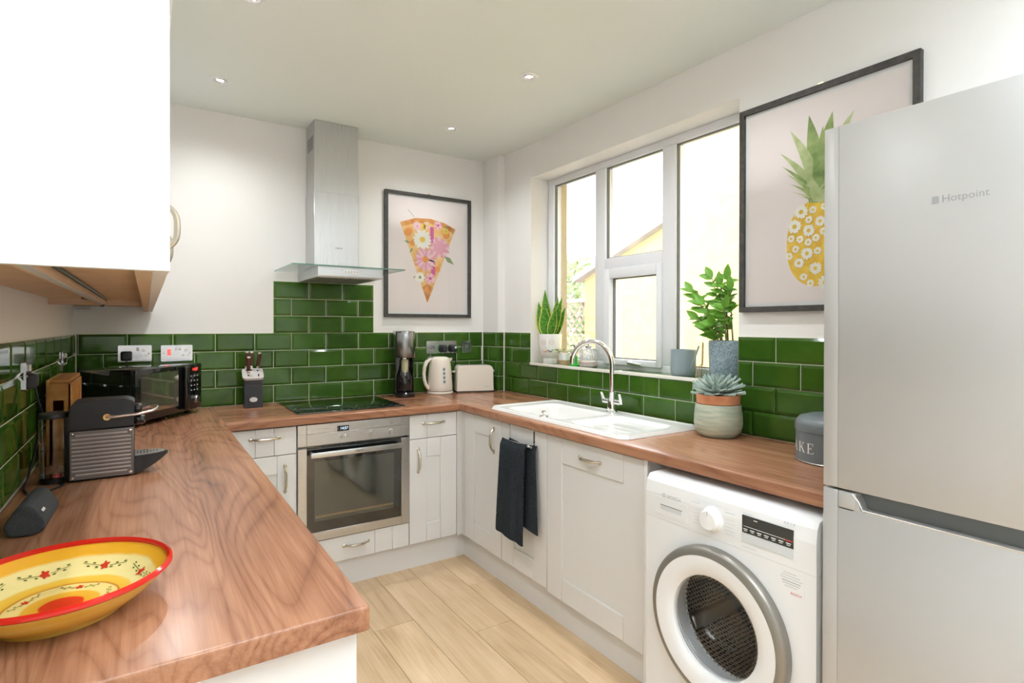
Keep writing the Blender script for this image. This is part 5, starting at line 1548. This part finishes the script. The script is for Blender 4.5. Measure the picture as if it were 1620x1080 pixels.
for sg in (-1, 1):
    part('moustache', B().tube([on_pot(FA, .088, .002), on_pot(FA + sg * .16, .080, .003), on_pot(FA + sg * .34, .078, .003), on_pot(FA + sg * .46, .092, .001)], [.002, .0055, .0045, .001], 8), 'grey' if sg > 0 else 'clay', t, world=False)
sn = thing('snake_plant', 'snake plant with yellow-edged upright leaves in the face planter', 'plant', (SXC, -.655, ZS + .178))
CAMD = Vector((-.8, -.6, 0))
for L_, w_, loc, d_ in ((.285, .033, (.0, .030, 0), (.02, .12, 1)), (.215, .030, (-.02, .042, 0), (-.02, .24, 1)), (.185, .038, (-.03, .0, 0), (-.08, .02, 1)), (.235, .027, (.022, -.012, 0), (.05, -.10, 1)), (.24, .024, (.0, -.032, 0), (.02, -.34, 1)), (.175, .026, (-.02, -.030, 0), (-.06, -.40, 1)), (.20, .024, (-.012, .024, 0), (-.06, .10, 1)), (.19, .021, (.02, -.036, 0), (.0, -.52, 1))):
    me = leaf_mesh('leaf', L_ * 1.06, w_ * 1.15, .002, .2, .04, ('leafd', 'leafy'), .8, True, 9)
    put(me, 'leaf', sn, loc, d_, (-.8, -.6 + random.uniform(-.4, .4), 0))

# small pot with trailing jade leaves
t = thing('small_plant_pot', 'small white and tan dipped pot with pale succulent on the sill', 'planter', (W + .058, -.812, ZS))
part('pot', B().mat(0).lathe([(.034, .030), (.0375, .072), (.034, .0725), (.032, .064)], 32, cap=False).mat(1).lathe([(.0001, 0), (.030, 0), (.034, .030)], 32, cap=False), ['ceramic', 'clay'], t, world=False)
part('soil', B().lathe([(.0325, .065), (.0001, .066)], 24, cap=False), 'soil', t, world=False)
me = leaf_mesh('leaf', .024, .008, .003, .1, .3, ('leaft',), 1.0, False, 4)
js = thing('jade_succulent', 'trailing pale green succulent in the small dipped pot', 'plant', (W + .058, -.812, ZS + .064))
rnd = random.Random(5)
for k in range(7):
    a = k * 2.4; rr_ = .016 + .018 * (k / 7); out = 1.2 + (k % 3) * .5
    c0 = Vector((math.cos(a) * rr_, math.sin(a) * rr_, 0)); c1 = c0 + Vector((math.cos(a) * .016 * out, math.sin(a) * .022 * out, .016 + .01 * (k % 2)))
    st = part('stem', B().tube([c0, c1], .0018, 6), 'stem', js, world=False)
    for i in range(7):
        q = i * 2.2
        put(me, 'leaf', st, c1, (math.cos(q), math.sin(q), .35 + .2 * (i % 3)), (0, 0, 1), rnd.uniform(.8, 1.15))

# dish soap and hand soap bottles
t = thing('dish_soap_bottle', 'small bright green soap bottle with dark pump on the sill', 'soap bottle', (W + .045, -.925, ZS))
part('bottle', B().lathe([(.0001, 0), (.032, 0), (.033, .004), (.028, .014), (.021, .022), (.019, .058), (.010, .066), (.010, .072)], 28), 'soapg', t, world=False)
part('pump', B().lathe([(.010, .072), (.010, .082), (.004, .084), (.004, .124)], 14).tube([(0, 0, .122), (-.012, .006, .124), (-.022, .010, .120)], .0035, 8), 'fridged', t, world=False)
t = thing('hand_soap_dispenser', 'ribbed clear glass soap dispenser with steel pump on the sill', 'soap dispenser', (W + .060, -1.035, ZS))
b = B()
rings = []
for r_, z_ in ((.046, 0), (.052, .004), (.054, .010), (.052, .022), (.050, .03), (.050, .095), (.040, .108), (.018, .112)):
    rings.append([((r_ * (1 + (.03 * math.cos(20 * a) if .02 < z_ < .1 else 0))) * math.cos(a), (r_ * (1 + (.03 * math.cos(20 * a) if .02 < z_ < .1 else 0))) * math.sin(a), z_) for a in [2 * math.pi * k / 120 for k in range(120)]])
loft(b, rings); part('bottle', b, 'soapc', t, world=False)
part('soap', B().lathe([(.0001, .012), (.043, .012), (.043, .032), (.0001, .033)], 32), 'soappink', t, world=False)
part('pump', B().lathe([(.018, .1125), (.018, .124), (.005, .126), (.005, .160)], 18).tube([(0, 0, .158), (-.02, -.010, .160), (-.040, -.020, .155)], [.006, .005, .004], 10), 'steel', t, world=False)

# watering can and gold fork
t = thing('watering_can', 'small blue-grey watering can with thin spout on the sill', 'watering can', (W + .062, -1.722, ZS))
part('body', B().lathe([(.0001, 0), (.050, 0), (.056, .006), (.060, .03), (.060, .126), (.0575, .127), (.0565, .120), (.0001, .02)], 40), 'cangrey', t, world=False)
part('spout', B().tube([(-.012, -.052, .030), (-.014, -.072, .075), (-.016, -.104, .148)], [.006, .0045, .004], 10), 'cangrey', t, world=False)
part('handle', B().tube([(.012, .058, .118), (.012, .080, .110), (.012, .084, .06), (.012, .060, .02)], .003, 8), 'gold', t, world=False)
t = thing('wire_garden_fork', 'little gold wire fork standing between watering can and blue pot', 'fork', (W + .038, -1.838, ZS))
part('handle', B().tube([(.002, -.012, .062), (.004, -.013, .165)], .004, 8), 'gold', t, world=False)
for k in range(3):
    yy = .016 - k * .014
    part('tine', B().tube([(.002, -.012, .066), (.0, yy + (.004 if k == 0 else 0), .045), (-.002, yy + .004, .004), (-.002, yy + .004, .0)], .0018, 6), 'gold', t, world=False)

# zz plant in blue pot
ZC_ = (W + .070, -1.948)
t = thing('blue_plant_pot', 'speckled blue-grey cylinder pot on the window sill', 'planter', (*ZC_, ZS))
part('pot', B().lathe([(.0001, 0), (.062, 0), (.066, .005), (.0705, .165), (.0675, .1755), (.066, .172), (.0645, .150)], 48, cap=False), 'bluepot', t, world=False)
part('soil', B().lathe([(.0650, .152), (.0001, .154)], 32, cap=False), 'soil', t, world=False)
zz = thing('zz_plant', 'bushy green plant with glossy paired leaves in the blue pot', 'plant', (*ZC_, ZS + .153))
me = leaf_mesh('leaf', .068, .0175, .0012, .25, .12, ('leaf',), .85, False, 10)
rnd = random.Random(21)
stems = [((-.02, .035, 0), (-.040, .150, .25)), ((.0, .015, 0), (-.015, .060, .31)), ((.0, -.015, 0), (-.03, .005, .27)), ((.01, -.035, 0), (-.03, -.050, .25)), ((-.03, -.005, 0), (-.075, .055, .19)), ((-.03, -.03, 0), (-.075, -.050, .17)), ((.02, .0, 0), (-.02, -.025, .30)), ((-.035, .018, 0), (-.080, .085, .12)), ((-.035, -.02, 0), (-.095, -.01, .10)), ((-.04, .0, 0), (-.085, .03, .08)), ((-.02, .04, 0), (-.06, .10, .20))]
for si, (s0, s1) in enumerate(stems):
    s0, s1 = Vector(s0), Vector(s1)
    mid = (s0 + s1) / 2 + Vector((.006, -.018 if s1.y > 0 else .010, .02))
    bez = lambda u: s0 * (1 - u) ** 2 + mid * 2 * u * (1 - u) + s1 * u * u
    st = part('stem', B().tube([bez(i / 8) for i in range(9)], [.0042 - .0003 * i for i in range(9)], 8), 'stem', zz, world=False)
    nl = 11 if s1.z > .22 else 7
    for i in range(nl):
        u = .28 + .70 * i / (nl - 1)
        p = bez(u)
        tan = (2 * (1 - u) * (mid - s0) + 2 * u * (s1 - mid)).normalized()
        sg = -1 if i % 2 else 1
        sd = Vector((rnd.uniform(-.75, .05), sg * rnd.uniform(.6, 1), rnd.uniform(-.35, .15))).normalized()
        d_ = (tan * (.35 + .35 * (i / nl)) + sd).normalized()
        if p.y + d_.y * .07 < -.095: d_.y = abs(d_.y) * .3; d_.normalize()
        if p.x + d_.x * .07 > .05: d_.x = -.2; d_.normalize()
        put(me, 'leaf', st, p, d_, (-.6, -.35 + rnd.uniform(-.5, .5), .7 + rnd.uniform(-.3, .3)), rnd.uniform(.70, 1.05))
    put(me, 'leaf', st, s1, (s1 - mid).normalized() + Vector((0, rnd.uniform(-.3, .3), 0)), (-.9, -.5, .2), .95)

# echeveria in celadon pot
EC = (2.283, -2.050)
t = thing('celadon_pot', 'round banded pale green glazed pot on the worktop by the sink', 'planter', (*EC, ZW))
part('pot', B().lathe([(.0001, 0), (.068, 0), (.076, .004), (.090, .022), (.0965, .050), (.0955, .085), (.0905, .130), (.0885, .134), (.086, .131), (.084, .10), (.070, .02), (.0001, .012)], 56, cap=False), 'celadon', t, world=False)
it = thing('terracotta_pot', 'terracotta nursery pot rim standing inside the pale green pot', 'pot', (*EC, ZW + .0125))
part('pot', B().lathe([(.0001, 0), (.058, 0), (.078, .118), (.0855, .124), (.0875, .160), (.0845, .161), (.082, .150), (.080, .13)], 48, cap=False), 'terracotta', it, world=False)
part('soil', B().lathe([(.0815, .152), (.0001, .154)], 32, cap=False), 'soil', it, world=False)
ev = thing('echeveria', 'blue-grey rosette succulent in the terracotta pot', 'plant', (*EC, ZW + .165))
me = leaf_mesh('leaf', .085, .0165, .0045, .22, -.10, ('leafs',), .75, False, 8)
part('stem', B().lathe([(.016, 0), (.014, .03), (.006, .05)], 14), 'stem', ev, world=False)
rnd = random.Random(8)
for ring_i, (cnt, el, sc_, zz_) in enumerate(((13, 2, 1.22, .008), (13, 16, 1.20, .014), (12, 32, 1.05, .022), (10, 50, .86, .030), (7, 66, .64, .038), (5, 80, .42, .046))):
    for k in range(cnt):
        a = 2 * math.pi * (k + .5 * (ring_i % 2)) / cnt + rnd.uniform(-.07, .07); e = R(el + rnd.uniform(-5, 5))
        d_ = (math.cos(a) * math.cos(e), math.sin(a) * math.cos(e), math.sin(e))
        put(me, 'leaf', ev, (math.cos(a) * .010, math.sin(a) * .010, zz_), d_, (-math.cos(a) * math.sin(e) * 1, -math.sin(a) * math.sin(e), math.cos(e)), sc_ * rnd.uniform(.92, 1.05))

# ---------------------------------------------------------------- cake tin
t = thing('cake_tin', 'round slate-grey cake tin with white lettering at the end of the worktop', 'cake tin', (2.2235, -2.540, ZW))
part('body', B().lathe([(.0001, 0), (.107, 0), (.110, .002), (.110, .104)], 64, cap=False), 'grey', t, world=False)
part('lid', B().lathe([(.1105, .103), (.1125, .104), (.1125, .126), (.110, .134), (.098, .148), (.070, .157), (.0001, .160)], 64, cap=False), 'grey', t, world=False)
part('bottom_seam', B().lathe([(.110, .002), (.1112, .003), (.1112, .005), (.110, .006)], 64, cap=False), 'silver', t, world=False)
def strokes(ch):
    S, Tn = .17, .06
    if ch == 'C': return [[(.62 + .38 * math.cos(R(a)) * .9 - .08, .5 + .5 * math.sin(R(a))) for a in range(45, 316, 18)] + [(.54 + .24 * math.cos(R(a)), .5 + .44 * math.sin(R(a))) for a in range(315, 44, -18)]]
    if ch == 'A': return [[(.02, 0), (.10, 0), (.46, .88), (.42, 1)], [(.42, 1), (.50, 1), (.94, 0), (.74, 0)], [(.22, .32), (.66, .32), (.64, .38), (.24, .38)], [(-.06, 0), (.20, 0), (.20, .04), (-.06, .04)], [(.62, 0), (1.02, 0), (1.02, .04), (.62, .04)]]
    if ch == 'K': return [[(.10, 0), (.27, 0), (.27, 1), (.10, 1)], [(.27, .42), (.33, .40), (.82, .97), (.74, .97)], [(.40, .56), (.50, .66), (.98, 0), (.76, 0)], [(0, 0), (.37, 0), (.37, .04), (0, .04)], [(0, .96), (.37, .96), (.37, 1), (0, 1)], [(.62, .96), (.94, .96), (.94, 1), (.62, 1)], [(.68, 0), (1.05, 0), (1.05, .04), (.68, .04)]]
    return [[(.10, 0), (.27, 0), (.27, 1), (.10, 1)], [(0, 0), (.76, 0), (.76, .05), (0, .05)], [(0, .95), (.74, .95), (.74, 1), (0, 1)], [(.27, .48), (.56, .48), (.56, .54), (.27, .54)], [(.72, 0), (.78, 0), (.82, .22), (.77, .22)], [(.69, 1), (.75, 1), (.77, .78), (.72, .78)], [(.53, .38), (.57, .38), (.57, .64), (.53, .64)]]
b = B(); lh = .033; lw = .029; gap = .038
A0 = math.atan2(-.95, -1.9) + .0
for k, ch in enumerate('CAKE'):
    off = (k - 5.05) * gap
    for st in strokes(ch):
        cx_ = sum(p[0] for p in st) / len(st)
        def mp_(p): 
            a = A0 + (off + p[0] * lw) / .1106
            return (.1108 * math.cos(a), .1108 * math.sin(a), .036 + p[1] * lh)
        pts = [mp_(p) for p in st]
        if ch == 'C':
            m_ = len(pts) // 2
            for i in range(m_ - 1):
                b.poly([pts[i], pts[i + 1], pts[-2 - i], pts[-1 - i]])
        else: b.poly(pts)
part('lettering', b, 'textw', t, world=False, label='white serif capitals')
